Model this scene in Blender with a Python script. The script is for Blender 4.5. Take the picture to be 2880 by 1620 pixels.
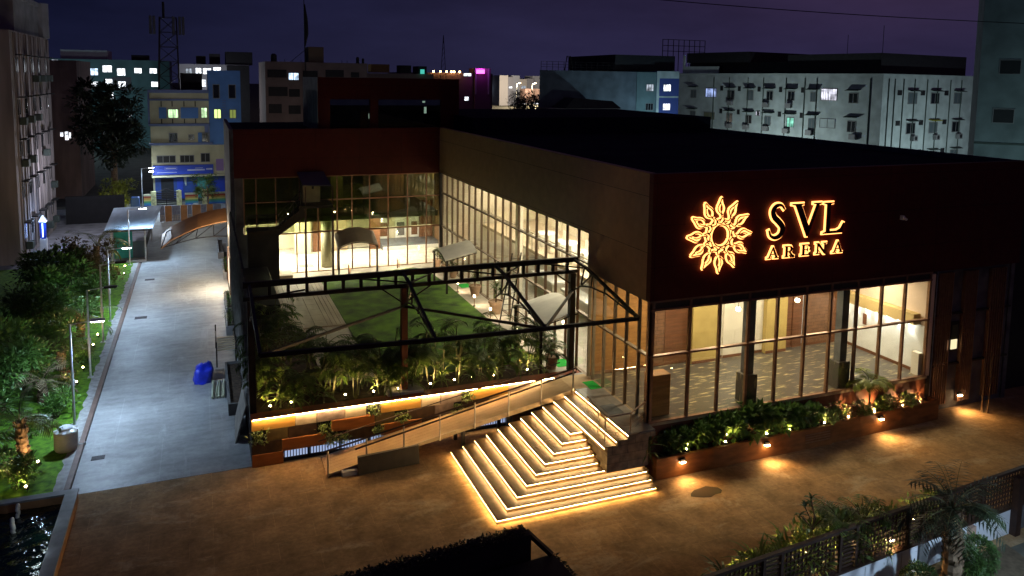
import bpy, bmesh, math, random
from mathutils import Vector, Matrix
R = math.radians
for o in list(bpy.data.objects):
    bpy.data.objects.remove(o)
sc = bpy.context.scene
col = sc.collection

# ------------------------------------------------------------------ camera
YAW, TILT, ROLL = R(22.1), R(6.18), R(-0.85)
fwd = Vector((math.sin(YAW)*math.cos(TILT), math.cos(YAW)*math.cos(TILT), -math.sin(TILT)))
rt0 = Vector((math.cos(YAW), -math.sin(YAW), 0)); dn0 = fwd.cross(rt0)
rt = math.cos(ROLL)*rt0 + math.sin(ROLL)*dn0
dn = -math.sin(ROLL)*rt0 + math.cos(ROLL)*dn0
cd = bpy.data.cameras.new('camera'); cam = bpy.data.objects.new('camera', cd); col.objects.link(cam)
cam.matrix_world = Matrix(((rt.x, -dn.x, -fwd.x, 0), (rt.y, -dn.y, -fwd.y, 0), (rt.z, -dn.z, -fwd.z, 14.0), (0, 0, 0, 1)))
cd.sensor_width = 36; cd.lens = 2213/2880*36
cd.shift_x = -0.008; cd.shift_y = -0.1201
cd.clip_start = 0.1; cd.clip_end = 3000
sc.camera = cam

# ------------------------------------------------------------------ night sky
W = bpy.data.worlds.new("World"); sc.world = W; W.use_nodes = True
wn, wl = W.node_tree.nodes, W.node_tree.links
wn.clear()
wo = wn.new('ShaderNodeOutputWorld'); wb = wn.new('ShaderNodeBackground')
tc = wn.new('ShaderNodeTexCoord')
def wdot(v):
    d = wn.new('ShaderNodeVectorMath'); d.operation = 'DOT_PRODUCT'
    wl.new(tc.outputs['Generated'], d.inputs[0]); d.inputs[1].default_value = v
    return d.outputs['Value']
def wramp(src, stops):
    r = wn.new('ShaderNodeValToRGB'); e = r.color_ramp.elements
    while len(e) < len(stops): e.new(0.5)
    for el, (p, c) in zip(e, stops): el.position = p; el.color = (*c, 1)
    wl.new(src, r.inputs[0]); return r.outputs[0]
def wmap(src, a, b):
    m = wn.new('ShaderNodeMapRange'); wl.new(src, m.inputs[0]); m.inputs[1].default_value = a; m.inputs[2].default_value = b
    return m.outputs[0]
side = wmap(wdot((math.cos(YAW), -math.sin(YAW), 0)), -0.6, 0.6)
elev = wmap(wdot((0, 0, 1)), 0.0, 0.22)
low = wramp(side, [(0.0, (.0040, .0056, .019)), (0.4, (.0135, .0128, .036)), (0.72, (.0165, .0145, .044)), (1, (.018, .016, .050))])
high = wramp(side, [(0.0, (.0026, .0036, .017)), (0.35, (.0072, .0068, .024)), (0.62, (.0150, .0095, .026)), (0.85, (.034, .0160, .034)), (1, (.034, .020, .036))])
mx = wn.new('ShaderNodeMix'); mx.data_type = 'RGBA'
wl.new(elev, mx.inputs[0]); wl.new(low, mx.inputs[6]); wl.new(high, mx.inputs[7])
sn = wn.new('ShaderNodeTexNoise'); sn.inputs['Scale'].default_value = 3.2; sn.inputs['Detail'].default_value = 6; sn.inputs['Roughness'].default_value = .6
smp = wn.new('ShaderNodeMapping'); smp.inputs['Scale'].default_value = (1, 1, 3.5); wl.new(tc.outputs['Generated'], smp.inputs[0]); wl.new(smp.outputs[0], sn.inputs['Vector'])
smr = wn.new('ShaderNodeMapRange'); smr.inputs[1].default_value = .3; smr.inputs[2].default_value = .7; smr.inputs[3].default_value = .74; smr.inputs[4].default_value = 1.26; wl.new(sn.outputs[0], smr.inputs[0])
smx = wn.new('ShaderNodeVectorMath'); smx.operation = 'SCALE'; wl.new(mx.outputs[2], smx.inputs[0]); wl.new(smr.outputs[0], smx.inputs['Scale'])
wl.new(smx.outputs[0], wb.inputs['Color']); wb.inputs['Strength'].default_value = 0.62
wl.new(wb.outputs[0], wo.inputs[0])

# ------------------------------------------------------------------ render settings
sc.view_settings.view_transform = 'Standard'; sc.view_settings.look = 'None'
sc.view_settings.exposure = 1.0; sc.view_settings.gamma = 1
cy = sc.cycles
cy.use_denoising = True
cy.max_bounces = 7; cy.diffuse_bounces = 3; cy.glossy_bounces = 3; cy.transmission_bounces = 4; cy.transparent_max_bounces = 14
cy.caustics_reflective = False; cy.caustics_refractive = False
cy.sample_clamp_indirect = 2.0; cy.sample_clamp_direct = 0
try: cy.use_light_tree = True
except Exception: pass

# ------------------------------------------------------------------ materials
MATS = {}
def mat(name, c=(.5, .5, .5), rough=.6, metal=0, noise=None, bump=None, emit=None, es=1, spec=.4, c2=None, trans=0):
    if name in MATS: return MATS[name]
    m = bpy.data.materials.new(name); m.use_nodes = True; MATS[name] = m
    n, l = m.node_tree.nodes, m.node_tree.links
    p = n['Principled BSDF']
    p.inputs['Base Color'].default_value = (*c, 1); p.inputs['Roughness'].default_value = rough
    p.inputs['Metallic'].default_value = metal; p.inputs['Specular IOR Level'].default_value = spec
    if emit:
        p.inputs['Emission Color'].default_value = (*emit, 1); p.inputs['Emission Strength'].default_value = es
    t = None
    if noise or bump:
        t = n.new('ShaderNodeTexCoord')
    if noise:
        sx = noise[0] if isinstance(noise[0], tuple) else (noise[0],)*3
        mp = n.new('ShaderNodeMapping'); mp.inputs['Scale'].default_value = sx; l.new(t.outputs['Object'], mp.inputs[0])
        k = n.new('ShaderNodeTexNoise'); k.inputs['Scale'].default_value = 1; k.inputs['Detail'].default_value = 5
        l.new(mp.outputs[0], k.inputs['Vector'])
        r = n.new('ShaderNodeValToRGB'); e = r.color_ramp.elements
        a = noise[1]; cc = c2 or tuple(x*(1+a) for x in c)
        e[0].position = .3; e[1].position = .7
        e[0].color = (*[x*(1-a) for x in c], 1); e[1].color = (*cc, 1)
        l.new(k.outputs[0], r.inputs[0]); l.new(r.outputs[0], p.inputs['Base Color'])
    if bump:
        k2 = n.new('ShaderNodeTexNoise'); k2.inputs['Scale'].default_value = bump[0]; k2.inputs['Detail'].default_value = 4
        l.new(t.outputs['Object'], k2.inputs['Vector'])
        b = n.new('ShaderNodeBump'); b.inputs['Strength'].default_value = bump[1]; b.inputs['Distance'].default_value = .02
        l.new(k2.outputs[0], b.inputs['Height']); l.new(b.outputs[0], p.inputs['Normal'])
    return m
def brickmat(name, c, cm, w, h, rough=.6, mort=.01, noise=(3, .2), offs=0.0, rot=None, c2=None, spec=.4, stain=0):
    """rectangular tiles / panels with thin joints, noise mottling and broad stains"""
    m = mat(name, c, rough, noise=noise, spec=spec)
    n, l = m.node_tree.nodes, m.node_tree.links; p = n['Principled BSDF']
    src = p.inputs['Base Color'].links[0].from_socket
    t = n.new('ShaderNodeTexCoord'); mp = n.new('ShaderNodeMapping')
    if rot: mp.inputs['Rotation'].default_value = rot
    l.new(t.outputs['Object'], mp.inputs[0])
    b = n.new('ShaderNodeTexBrick'); b.offset = offs; b.inputs['Scale'].default_value = 1
    b.inputs['Brick Width'].default_value = w; b.inputs['Row Height'].default_value = h
    b.inputs['Mortar Size'].default_value = mort; b.inputs['Mortar Smooth'].default_value = .1
    c2 = c2 or tuple(x*.86 for x in c)
    b.inputs['Color1'].default_value = (1, 1, 1, 1); f = sum(c2)/max(1e-6, sum(c))
    b.inputs['Color2'].default_value = (f, f, f, 1); q = sum(cm)/max(1e-6, sum(c)); b.inputs['Mortar'].default_value = (q, q, q, 1)
    l.new(mp.outputs[0], b.inputs['Vector'])
    x = n.new('ShaderNodeMix'); x.data_type = 'RGBA'; x.blend_type = 'MULTIPLY'; x.inputs[0].default_value = 1
    l.new(src, x.inputs[6]); l.new(b.outputs['Color'], x.inputs[7])
    out = x.outputs[2]
    if stain:
        k = n.new('ShaderNodeTexNoise'); k.inputs['Scale'].default_value = .35; k.inputs['Detail'].default_value = 6; k.inputs['Roughness'].default_value = .65
        l.new(t.outputs['Object'], k.inputs['Vector'])
        r = n.new('ShaderNodeValToRGB'); e = r.color_ramp.elements
        e[0].position = .36; e[1].position = .62; e[0].color = (1-stain,)*3+(1,); e[1].color = (1, 1, 1, 1)
        l.new(k.outputs[0], r.inputs[0])
        y = n.new('ShaderNodeMix'); y.data_type = 'RGBA'; y.blend_type = 'MULTIPLY'; y.inputs[0].default_value = 1
        l.new(out, y.inputs[6]); l.new(r.outputs[0], y.inputs[7]); out = y.outputs[2]
    l.new(out, p.inputs['Base Color'])
    return m
def emis(name, c, s):
    if name in MATS: return MATS[name]
    m = bpy.data.materials.new(name); m.use_nodes = True; MATS[name] = m
    n, l = m.node_tree.nodes, m.node_tree.links
    n.remove(n['Principled BSDF'])
    e = n.new('ShaderNodeEmission'); e.inputs[0].default_value = (*c, 1); e.inputs[1].default_value = s
    l.new(e.outputs[0], n['Material Output'].inputs[0]); return m
def curtain(name, c, s):
    """a lit window with folds of curtain and an uneven room light behind it"""
    m = emis(name, c, s); n, l = m.node_tree.nodes, m.node_tree.links; e = [x for x in n if x.type == 'EMISSION'][0]
    if len(n) > 2: return m
    t = n.new('ShaderNodeTexCoord'); out = []
    for sc_ in ((9, 9, .4), (1.1, 1.1, 1.6)):
        mp = n.new('ShaderNodeMapping'); mp.inputs['Scale'].default_value = sc_; l.new(t.outputs['Object'], mp.inputs[0])
        k = n.new('ShaderNodeTexNoise'); k.inputs['Scale'].default_value = 1; k.inputs['Detail'].default_value = 2; l.new(mp.outputs[0], k.inputs['Vector'])
        r = n.new('ShaderNodeMapRange'); r.inputs[1].default_value = .38; r.inputs[2].default_value = .62; r.inputs[3].default_value = .35; r.inputs[4].default_value = 1.15; l.new(k.outputs[0], r.inputs[0]); out.append(r.outputs[0])
    q = n.new('ShaderNodeMath'); q.operation = 'MULTIPLY'; l.new(out[0], q.inputs[0]); l.new(out[1], q.inputs[1])
    q2 = n.new('ShaderNodeMath'); q2.operation = 'MULTIPLY'; l.new(q.outputs[0], q2.inputs[0]); q2.inputs[1].default_value = s*1.3; l.new(q2.outputs[0], e.inputs[1]); return m
def glassmat(name, tint, refl=.6, base=.05, rough=0.0, dirt=0):
    m = bpy.data.materials.new(name); m.use_nodes = True; MATS[name] = m
    n, l = m.node_tree.nodes, m.node_tree.links
    n.remove(n['Principled BSDF'])
    t = n.new('ShaderNodeBsdfTransparent'); t.inputs[0].default_value = (*tint, 1)
    g = n.new('ShaderNodeBsdfGlossy'); g.inputs['Roughness'].default_value = rough; g.inputs[0].default_value = (.95, .97, .93, 1)
    w = n.new('ShaderNodeLayerWeight'); w.inputs[0].default_value = .5
    pw = n.new('ShaderNodeMath'); pw.operation = 'POWER'; pw.inputs[1].default_value = 4; l.new(w.outputs['Facing'], pw.inputs[0])
    ma = n.new('ShaderNodeMath'); ma.operation = 'MULTIPLY_ADD'; ma.inputs[1].default_value = refl; ma.inputs[2].default_value = base
    l.new(pw.outputs[0], ma.inputs[0])
    x = n.new('ShaderNodeMixShader'); l.new(ma.outputs[0], x.inputs[0]); l.new(t.outputs[0], x.inputs[1]); l.new(g.outputs[0], x.inputs[2])
    l.new(x.outputs[0], n['Material Output'].inputs[0]); return m
def leafmat(name, c, c2, tr=.25):
    m = mat(name, c, .45, noise=(2.5, .35), c2=c2, spec=.5)
    n, l = m.node_tree.nodes, m.node_tree.links; p = n['Principled BSDF']
    src = p.inputs['Base Color'].links[0].from_socket
    oi = n.new('ShaderNodeObjectInfo'); hs = n.new('ShaderNodeHueSaturation')
    mr = n.new('ShaderNodeMapRange'); mr.inputs[3].default_value = .75; mr.inputs[4].default_value = 1.25
    l.new(oi.outputs['Random'], mr.inputs[0]); l.new(mr.outputs[0], hs.inputs['Value']); l.new(src, hs.inputs['Color'])
    l.new(hs.outputs[0], p.inputs['Base Color'])
    td = n.new('ShaderNodeBsdfTranslucent'); l.new(hs.outputs[0], td.inputs[0])
    x = n.new('ShaderNodeMixShader'); x.inputs[0].default_value = tr
    l.new(p.outputs[0], x.inputs[1]); l.new(td.outputs[0], x.inputs[2]); l.new(x.outputs[0], n['Material Output'].inputs[0])
    return m

# ------------------------------------------------------------------ mesh builder
class MB:
    def __init__(s): s.v = []; s.f = []; s.sm = False
    def box(s, x0, x1, y0, y1, z0, z1):
        i = len(s.v)
        s.v += [(x0, y0, z0), (x1, y0, z0), (x1, y1, z0), (x0, y1, z0), (x0, y0, z1), (x1, y0, z1), (x1, y1, z1), (x0, y1, z1)]
        s.f += [tuple(i+k for k in q) for q in ((3, 2, 1, 0), (4, 5, 6, 7), (0, 1, 5, 4), (1, 2, 6, 5), (2, 3, 7, 6), (3, 0, 4, 7))]
        return s
    def bbox(s, x0, x1, y0, y1, z0, z1, b=.02):
        """box with chamfered vertical and top edges"""
        i = len(s.v)
        for z, d in ((z0, 0), (z1-b, 0), (z1, b)):
            c = b
            s.v += [(x0+c+d, y0+d, z), (x1-c-d, y0+d, z), (x1-d, y0+c+d, z), (x1-d, y1-c-d, z), (x1-c-d, y1-d, z), (x0+c+d, y1-d, z), (x0+d, y1-c-d, z), (x0+d, y0+c+d, z)]
        for r in range(2):
            for k in range(8):
                a, b2 = i+r*8+k, i+r*8+(k+1) % 8
                s.f.append((a, b2, b2+8, a+8))
        s.f.append(tuple(i+16+k for k in range(8))); s.f.append(tuple(i+7-k for k in range(8)))
        return s
    def poly(s, pts):
        i = len(s.v); s.v += [tuple(p) for p in pts]; s.f.append(tuple(range(i, i+len(pts)))); return s
    def hexa(s, b, t):
        """8-corner solid: bottom ring b (ccw), top ring t"""
        i = len(s.v); n = len(b); s.v += [tuple(p) for p in b]+[tuple(p) for p in t]
        s.f.append(tuple(i+n-1-k for k in range(n))); s.f.append(tuple(i+n+k for k in range(n)))
        for k in range(n):
            s.f.append((i+k, i+(k+1) % n, i+n+(k+1) % n, i+n+k))
        return s
    def prism(s, pts, axis, a, b):
        """2-D polygon swept along an axis from a to b"""
        def P(p, t):
            return (t, p[0], p[1]) if axis == 'x' else (p[0], t, p[1]) if axis == 'y' else (p[0], p[1], t)
        return s.hexa([P(p, a) for p in pts], [P(p, b) for p in pts])
    def tube(s, pts, r, n=6, cap=True):
        pts = [Vector(p) for p in pts]; rs = r if isinstance(r, (list, tuple)) else [r]*len(pts)
        i0 = len(s.v)
        for k, p in enumerate(pts):
            t = (pts[min(k+1, len(pts)-1)]-pts[max(k-1, 0)])
            t = t.normalized() if t.length > 1e-9 else Vector((0, 0, 1))
            u = t.cross(Vector((0, 0, 1)) if abs(t.z) < .95 else Vector((1, 0, 0))).normalized(); w = t.cross(u)
            for j in range(n):
                a = 2*math.pi*(j+.5)/n
                s.v.append(tuple(p+(u*math.cos(a)+w*math.sin(a))*rs[k]))
        for k in range(len(pts)-1):
            for j in range(n):
                a = i0+k*n+j; b = i0+k*n+(j+1) % n
                s.f.append((a, b, b+n, a+n))
        if cap:
            s.f.append(tuple(i0+n-1-j for j in range(n))); e = i0+(len(pts)-1)*n
            s.f.append(tuple(e+j for j in range(n)))
        return s
    def bar(s, p, q, w, h=None):
        """rectangular bar from p to q"""
        p, q = Vector(p), Vector(q); h = h or w; t = (q-p).normalized()
        u = t.cross(Vector((0, 0, 1)) if abs(t.z) < .95 else Vector((1, 0, 0))).normalized(); v = u.cross(t)
        c = [(-1, -1), (1, -1), (1, 1), (-1, 1)]
        return s.hexa([p+u*a*w/2+v*b*h/2 for a, b in c], [q+u*a*w/2+v*b*h/2 for a, b in c])
    def lathe(s, prof, c=(0, 0, 0), n=20):
        i0 = len(s.v)
        for r, z in prof:
            for j in range(n):
                a = 2*math.pi*j/n; s.v.append((c[0]+r*math.cos(a), c[1]+r*math.sin(a), c[2]+z))
        for k in range(len(prof)-1):
            for j in range(n):
                a = i0+k*n+j; b = i0+k*n+(j+1) % n
                s.f.append((a, b, b+n, a+n))
        s.f.append(tuple(i0+n-1-j for j in range(n))); e = i0+(len(prof)-1)*n; s.f.append(tuple(e+j for j in range(n)))
        return s
    def ball(s, c, r, n=8, m=6, sq=1):
        return s.lathe([(max(1e-4, r*math.sin(math.pi*k/m)), -r*sq*math.cos(math.pi*k/m)) for k in range(m+1)], c, n)
    def build(s, name, m, parent=None, smooth=False):
        off = Vector((0, 0, 0)); q = parent
        while q is not None: off += q.location; q = q.parent
        me = bpy.data.meshes.new(name)
        me.from_pydata([(x-off.x, y-off.y, z-off.z) for x, y, z in s.v], [], s.f)
        me.materials.append(m); me.validate(); me.update()
        if smooth:
            for p in me.polygons: p.use_smooth = True
        o = bpy.data.objects.new(name, me); col.objects.link(o)
        if parent is not None: o.parent = parent
        return o
def tag(o, label=None, cat=None, group=None, kind=None):
    if label: o['label'] = label
    if cat: o['category'] = cat
    if group: o['group'] = group
    if kind: o['kind'] = kind
    return o
def thing(name, label, cat, loc=(0, 0, 0), group=None, rz=0):
    o = bpy.data.objects.new(name, None); col.objects.link(o); o.location = loc; o.rotation_euler = (0, 0, rz)
    o.empty_display_size = .2
    return tag(o, label, cat, group)
KIDS = {}
def kids(o): return [c for c in o.children]
def dup(o, loc=None, rz=None, label=None, group=None, parent=None, scale=None):
    c = o.copy(); col.objects.link(c)
    if parent is not None: c.parent = parent
    if loc is not None: c.location = loc
    if rz is not None: c.rotation_euler = (0, 0, rz)
    if scale is not None: c.scale = (scale,)*3 if not isinstance(scale, tuple) else scale
    if label: c['label'] = label
    if group: c['group'] = group
    for ch in o.children: dup(ch, parent=c)
    return c
def lamp(name, kind, loc, e, c, parent=None, size=.1, rot=None, spot=None, blend=.5, sy=None):
    d = bpy.data.lights.new(name, kind); d.energy = e; d.color = c
    if kind == 'AREA':
        d.size = size
        if sy: d.shape = 'RECTANGLE'; d.size_y = sy
    else: d.shadow_soft_size = size
    if kind == 'SPOT': d.spot_size = spot; d.spot_blend = blend
    o = bpy.data.objects.new(name, d); col.objects.link(o)
    off = Vector((0, 0, 0)); q = parent
    while q is not None: off += q.location; q = q.parent
    o.location = Vector(loc)-off
    if rot: o.rotation_euler = rot
    if parent is not None: o.parent = parent
    return o
def aim(d): return Vector(d).to_track_quat('-Z', 'Y').to_euler()
ORD = ['first', 'second', 'third', 'fourth', 'fifth', 'sixth', 'seventh', 'eighth', 'ninth', 'tenth', 'eleventh', 'twelfth', 'thirteenth', 'fourteenth', 'fifteenth',
       'sixteenth', 'seventeenth', 'eighteenth', 'nineteenth', 'twentieth', 'twenty-first', 'twenty-second', 'twenty-third', 'twenty-fourth', 'twenty-fifth', 'twenty-sixth', 'twenty-seventh', 'twenty-eighth']
WARM = (1, .62, .27); WARM2 = (1, .78, .5); COLD = (.72, .86, 1)

# shared materials
M_black = mat('black_steel', (.018, .014, .013), .45, .3, noise=(4, .4))
M_frame = mat('bronze_aluminium', (.30, .165, .10), .4, .4, noise=(5, .2))
M_framel = mat('beige_aluminium', (.36, .28, .19), .4, .3, noise=(5, .15))
M_steel = mat('stainless_steel', (.5, .46, .42), .3, .9, noise=(8, .1))
M_galv = mat('galvanised_steel', (.5, .52, .55), .42, .6, noise=(6, .2))
M_glass = glassmat('clear_glass', (.93, .95, .90), .55, .05)
M_glassg = glassmat('greenish_glass', (.62, .68, .52), .75, .09)
M_conc = mat('concrete', (.32, .31, .30), .8, noise=(1.5, .3), bump=(12, .3))
M_concd = mat('dark_concrete', (.12, .12, .12), .8, noise=(1.5, .4), bump=(12, .3))
M_white = mat('white_paint', (.72, .72, .70), .6, noise=(2, .08))
M_wallw = mat('ivory_wall', (.72, .67, .58), .6, noise=(2, .06))
M_dark = mat('dark_void', (.012, .012, .014), .7, noise=(2, .3))
M_soil = mat('dark_soil', (.05, .032, .02), .95, noise=(6, .5), bump=(15, .8))
M_leaf = leafmat('palm_leaf', (.045, .10, .018), (.11, .17, .03))
M_leafd = leafmat('dark_leaf', (.030, .078, .018), (.07, .135, .03))
M_leafl = leafmat('light_leaf', (.10, .17, .04), (.19, .25, .06))
M_leafr = leafmat('red_leaf', (.16, .05, .03), (.22, .12, .05))
M_stem = mat('green_stem', (.07, .075, .03), .6, noise=(6, .4))
M_bark = mat('palm_bark', (.13, .085, .05), .9, noise=(7, .5), bump=(9, .9))
M_bulb = emis('warm_bulb', (1, .66, .30), 60)
M_cold = emis('cold_led', (.80, .92, 1), 55)

# ================================================================== GROUND AND PAVING
def struct(name, mb, m): return tag(mb.build(name, m), kind='structure')
M_earth = mat('dark_earth', (.035, .034, .03), .95, noise=(.6, .5))
M_road = brickmat('drive_concrete', (.37, .38, .385), (.42, .43, .44), 3.4, 4.6, .5, .02, ((.8, 2.6, 1), .16), .5, c2=(.362, .372, .376), stain=.32)
M_plaza = brickmat('plaza_stone', (.40, .25, .118), (.47, .31, .16), 1.8, .9, .8, .010, ((1.3, 1.1, 2), .26), .37, c2=(.365, .226, .106), spec=.15, stain=.28)
M_lawn = mat('lawn_turf', (.022, .085, .002), .9, noise=(1.3, .6), bump=(60, 1.0), c2=(.085, .20, .008))
M_street = mat('street_asphalt', (.11, .11, .085), .85, noise=(2, .3), bump=(40, .3))
struct('ground', MB().poly([(-900, -300, -.03), (1200, -300, -.03), (1200, 1500, -.03), (-900, 1500, -.03)]), M_earth)
struct('drive', MB().poly([(-4.42, 28.62, 0), (1.36, 28.62, 0), (1.36, 66, 0), (2.2, 66, 0), (2.2, 92, 0), (-4.42, 92, 0)]), M_road)
def dusty(m, sc_, c, lo, hi, rotz):
    """pale dust swept across the paving in long uneven swathes"""
    n, l = m.node_tree.nodes, m.node_tree.links; p = n['Principled BSDF']; src = p.inputs['Base Color'].links[0].from_socket
    t = n.new('ShaderNodeTexCoord'); mp = n.new('ShaderNodeMapping'); mp.inputs['Scale'].default_value = sc_; mp.inputs['Rotation'].default_value = (0, 0, rotz)
    l.new(t.outputs['Object'], mp.inputs[0]); k = n.new('ShaderNodeTexNoise'); k.inputs['Scale'].default_value = 1; k.inputs['Detail'].default_value = 12; k.inputs['Roughness'].default_value = .7; k.inputs['Distortion'].default_value = .6
    l.new(mp.outputs[0], k.inputs['Vector']); r = n.new('ShaderNodeMapRange'); r.inputs[1].default_value = lo; r.inputs[2].default_value = hi; r.inputs[4].default_value = .75
    l.new(k.outputs[0], r.inputs[0]); x = n.new('ShaderNodeMix'); x.data_type = 'RGBA'; l.new(r.outputs[0], x.inputs[0]); l.new(src, x.inputs[6]); x.inputs[7].default_value = (*c, 1); l.new(x.outputs[2], p.inputs['Base Color'])
dusty(M_plaza, (.45, .8, 1), (.52, .40, .25), .54, .68, R(-58))
dusty(M_road, (.8, .22, 1), (.47, .48, .50), .55, .70, R(8))
def grit(m, s, d):
    n, l = m.node_tree.nodes, m.node_tree.links; p = n['Principled BSDF']; t = n.new('ShaderNodeTexCoord'); k = n.new('ShaderNodeTexNoise'); k.inputs['Scale'].default_value = s; k.inputs['Detail'].default_value = 8; k.inputs['Roughness'].default_value = .75
    l.new(t.outputs['Object'], k.inputs['Vector']); src = p.inputs['Base Color'].links[0].from_socket; r = n.new('ShaderNodeMapRange'); r.inputs[1].default_value = .3; r.inputs[2].default_value = .7; r.inputs[3].default_value = 1-d; r.inputs[4].default_value = 1+d*.5; l.new(k.outputs[0], r.inputs[0])
    x = n.new('ShaderNodeVectorMath'); x.operation = 'SCALE'; l.new(src, x.inputs[0]); l.new(r.outputs[0], x.inputs['Scale']); l.new(x.outputs[0], p.inputs['Base Color'])
    b = n.new('ShaderNodeBump'); b.inputs['Strength'].default_value = .25; b.inputs['Distance'].default_value = .01; l.new(k.outputs[0], b.inputs['Height']); l.new(b.outputs[0], p.inputs['Normal'])
grit(M_plaza, 5.5, .38); grit(M_road, 4.0, .22)
struct('plaza', MB().poly([(-3.8, 14.0, 0), (40, 16.2, 0), (40, 28.6, 0), (-4.42, 28.6, 0), (-4.0, 22, 0)]), M_plaza)
struct('street', MB().poly([(-30, -5, -.012), (60, -5, -.012), (60, 16.6, -.012), (-30, 13.6, -.012)]), M_street)
struct('far_road', MB().poly([(-40, 92.2, -.012), (120, 92.2, -.012), (120, 94, -.012), (-40, 94, -.012)]), M_street)
# kerb with its brown drain channel and pale dirt margin
mb = MB(); mb.box(-4.62, -4.44, 28.9, 63.6, -.02, .10)
struct('kerb', mb, mat('brown_kerb', (.16, .105, .085), .6, noise=(3, .2)))
mb = MB(); random.seed(3)
y = 28.9; L, Rr = [], []
while y < 64:
    L.append((-4.90-random.random()*.14, y, .035)); y += .35
mb.poly([(-4.63, 28.9, .035), (-4.63, 64, .035)]+L[::-1])
struct('dirt_margin', mb, mat('pale_dirt', (.34, .34, .33), .9, noise=(4, .3), bump=(30, .6)))
mb = MB(); mb.poly([(-4.86, 28.3, .02), (-4.86, 64.4, .02), (-14, 64.4, .02), (-14, 28.3, .02)])
struct('lawn', mb, mat('strip_turf', (.05, .18, .006), .9, noise=(4, .5), bump=(60, 1.0), c2=(.15, .34, .015)))
struct('yard', MB().poly([(-40, 64.6, -.01), (-4.7, 64.6, -.01), (-4.7, 92, -.01), (-40, 92, -.01)]), mat('yard_concrete', (.24, .25, .27), .8, noise=(1, .35)))
# courtyard terrace
ct = MB(); ct.box(1.40, 14.55, 28.95, 49.9, 0, 1.74)
struct('courtyard_terrace', ct, M_conc)
M_path = brickmat('path_stone', (.46, .41, .34), (.30, .26, .21), .9, .6, .45, .01, (3, .18), .5, stain=.2)
struct('courtyard_path', MB().poly([(4.3, 31, 1.8), (14.55, 31, 1.8), (14.55, 49.85, 1.8), (4.3, 49.85, 1.8)]), M_path)
struct('courtyard_path', MB().poly([(13.3, 28.95, 1.8), (14.55, 28.95, 1.8), (14.55, 30.99, 1.8), (13.3, 30.99, 1.8)]), M_path)
mb = MB(); lw = [(6.4, 30.6), (13.3, 30.6), (13.3, 44.7), (13.05, 48.2), (12.4, 48.75), (10.1, 48.3), (9.6, 47.4), (6.4, 47.4)]
mb.hexa([(x, y, 1.76) for x, y in lw], [(x, y, 1.84) for x, y in lw]); struct('courtyard_lawn', mb, M_lawn)
mb = MB(); mb.poly([(1.45, 28.98, 1.77), (13.28, 28.98, 1.77), (13.28, 30.58, 1.77), (6.38, 30.58, 1.77), (6.38, 38, 1.77), (1.45, 38, 1.77)]); struct('planting_soil', mb, M_soil)
dk = thing('timber_deck', 'long pale plank deck beside the courtyard lawn', 'deck', (4.95, 38.2, 1.8))
M_deck = mat('deck_board', (.36, .29, .21), .6, noise=((1.5, .4, 1), .3), c2=(.46, .38, .28))
xs = [3.55, 3.80, 4.05, 4.30, 4.9, 5.5, 5.72, 5.93, 6.14, 6.35]
for a, b in zip(xs, xs[1:]):
    if b-a > .4:
        for k in range(9): MB().box(a+.012, b-.012, 38.25+k*1.0+.01, 38.25+(k+1)*1.0-.01, 1.8, 1.87).build('plank', M_deck, dk)
    else: MB().box(a+.012, b-.012, 38.25, 47.3, 1.8, 1.87).build('plank', M_deck, dk)

# ================================================================== EVENT HALL
hall = thing('event_hall', 'large flat roofed event hall with maroon fascia and lit glass walls', 'building', (20, 30, 0))
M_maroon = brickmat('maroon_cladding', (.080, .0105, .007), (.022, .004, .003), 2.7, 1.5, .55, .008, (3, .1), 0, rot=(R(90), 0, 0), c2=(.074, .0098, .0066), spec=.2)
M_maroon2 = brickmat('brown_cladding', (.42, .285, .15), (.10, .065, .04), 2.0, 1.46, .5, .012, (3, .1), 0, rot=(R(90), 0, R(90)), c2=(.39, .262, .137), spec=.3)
M_roof = mat('roof_sheet', (.016, .018, .03), .95, noise=(.5, .3), spec=.03)
MB().box(14.62, 28.1, 23.36, 28.3, 0, 1.72).box(14.62, 33.3, 28.3, 50.4, 0, 1.72).build('podium', M_concd, hall)
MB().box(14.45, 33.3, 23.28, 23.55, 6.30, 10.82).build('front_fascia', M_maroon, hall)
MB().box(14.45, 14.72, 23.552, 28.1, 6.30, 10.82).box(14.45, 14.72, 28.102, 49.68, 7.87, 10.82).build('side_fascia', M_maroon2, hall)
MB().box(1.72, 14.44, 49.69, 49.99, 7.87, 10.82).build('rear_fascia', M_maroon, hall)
MB().box(14.73, 33.2, 23.56, 45.2, 10.3, 10.55).box(1.75, 33.2, 50.0, 62, 10.3, 10.55).box(14.73, 33.2, 45.2, 49.99, 10.3, 10.55).build('roof', M_roof, hall)
MB().box(15.6, 33.15, 46.2, 60, 10.552, 11.62).build('roof_block', M_roof, hall)
MB().box(33.2, 33.45, 23.56, 62, 0, 10.8).build('end_wall', M_concd, hall); MB().box(1.5, 1.72, 50, 62, 0, 10.8).build('end_wall', M_concd, hall)
MB().prism([(1.75, 1.75), (3.85, 1.75), (3.85, 4.34), (2.2, 4.34), (2.2, 7.868), (1.75, 7.868)], 'y', 49.72, 49.98).build('rear_wall', M_concd, hall)
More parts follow.
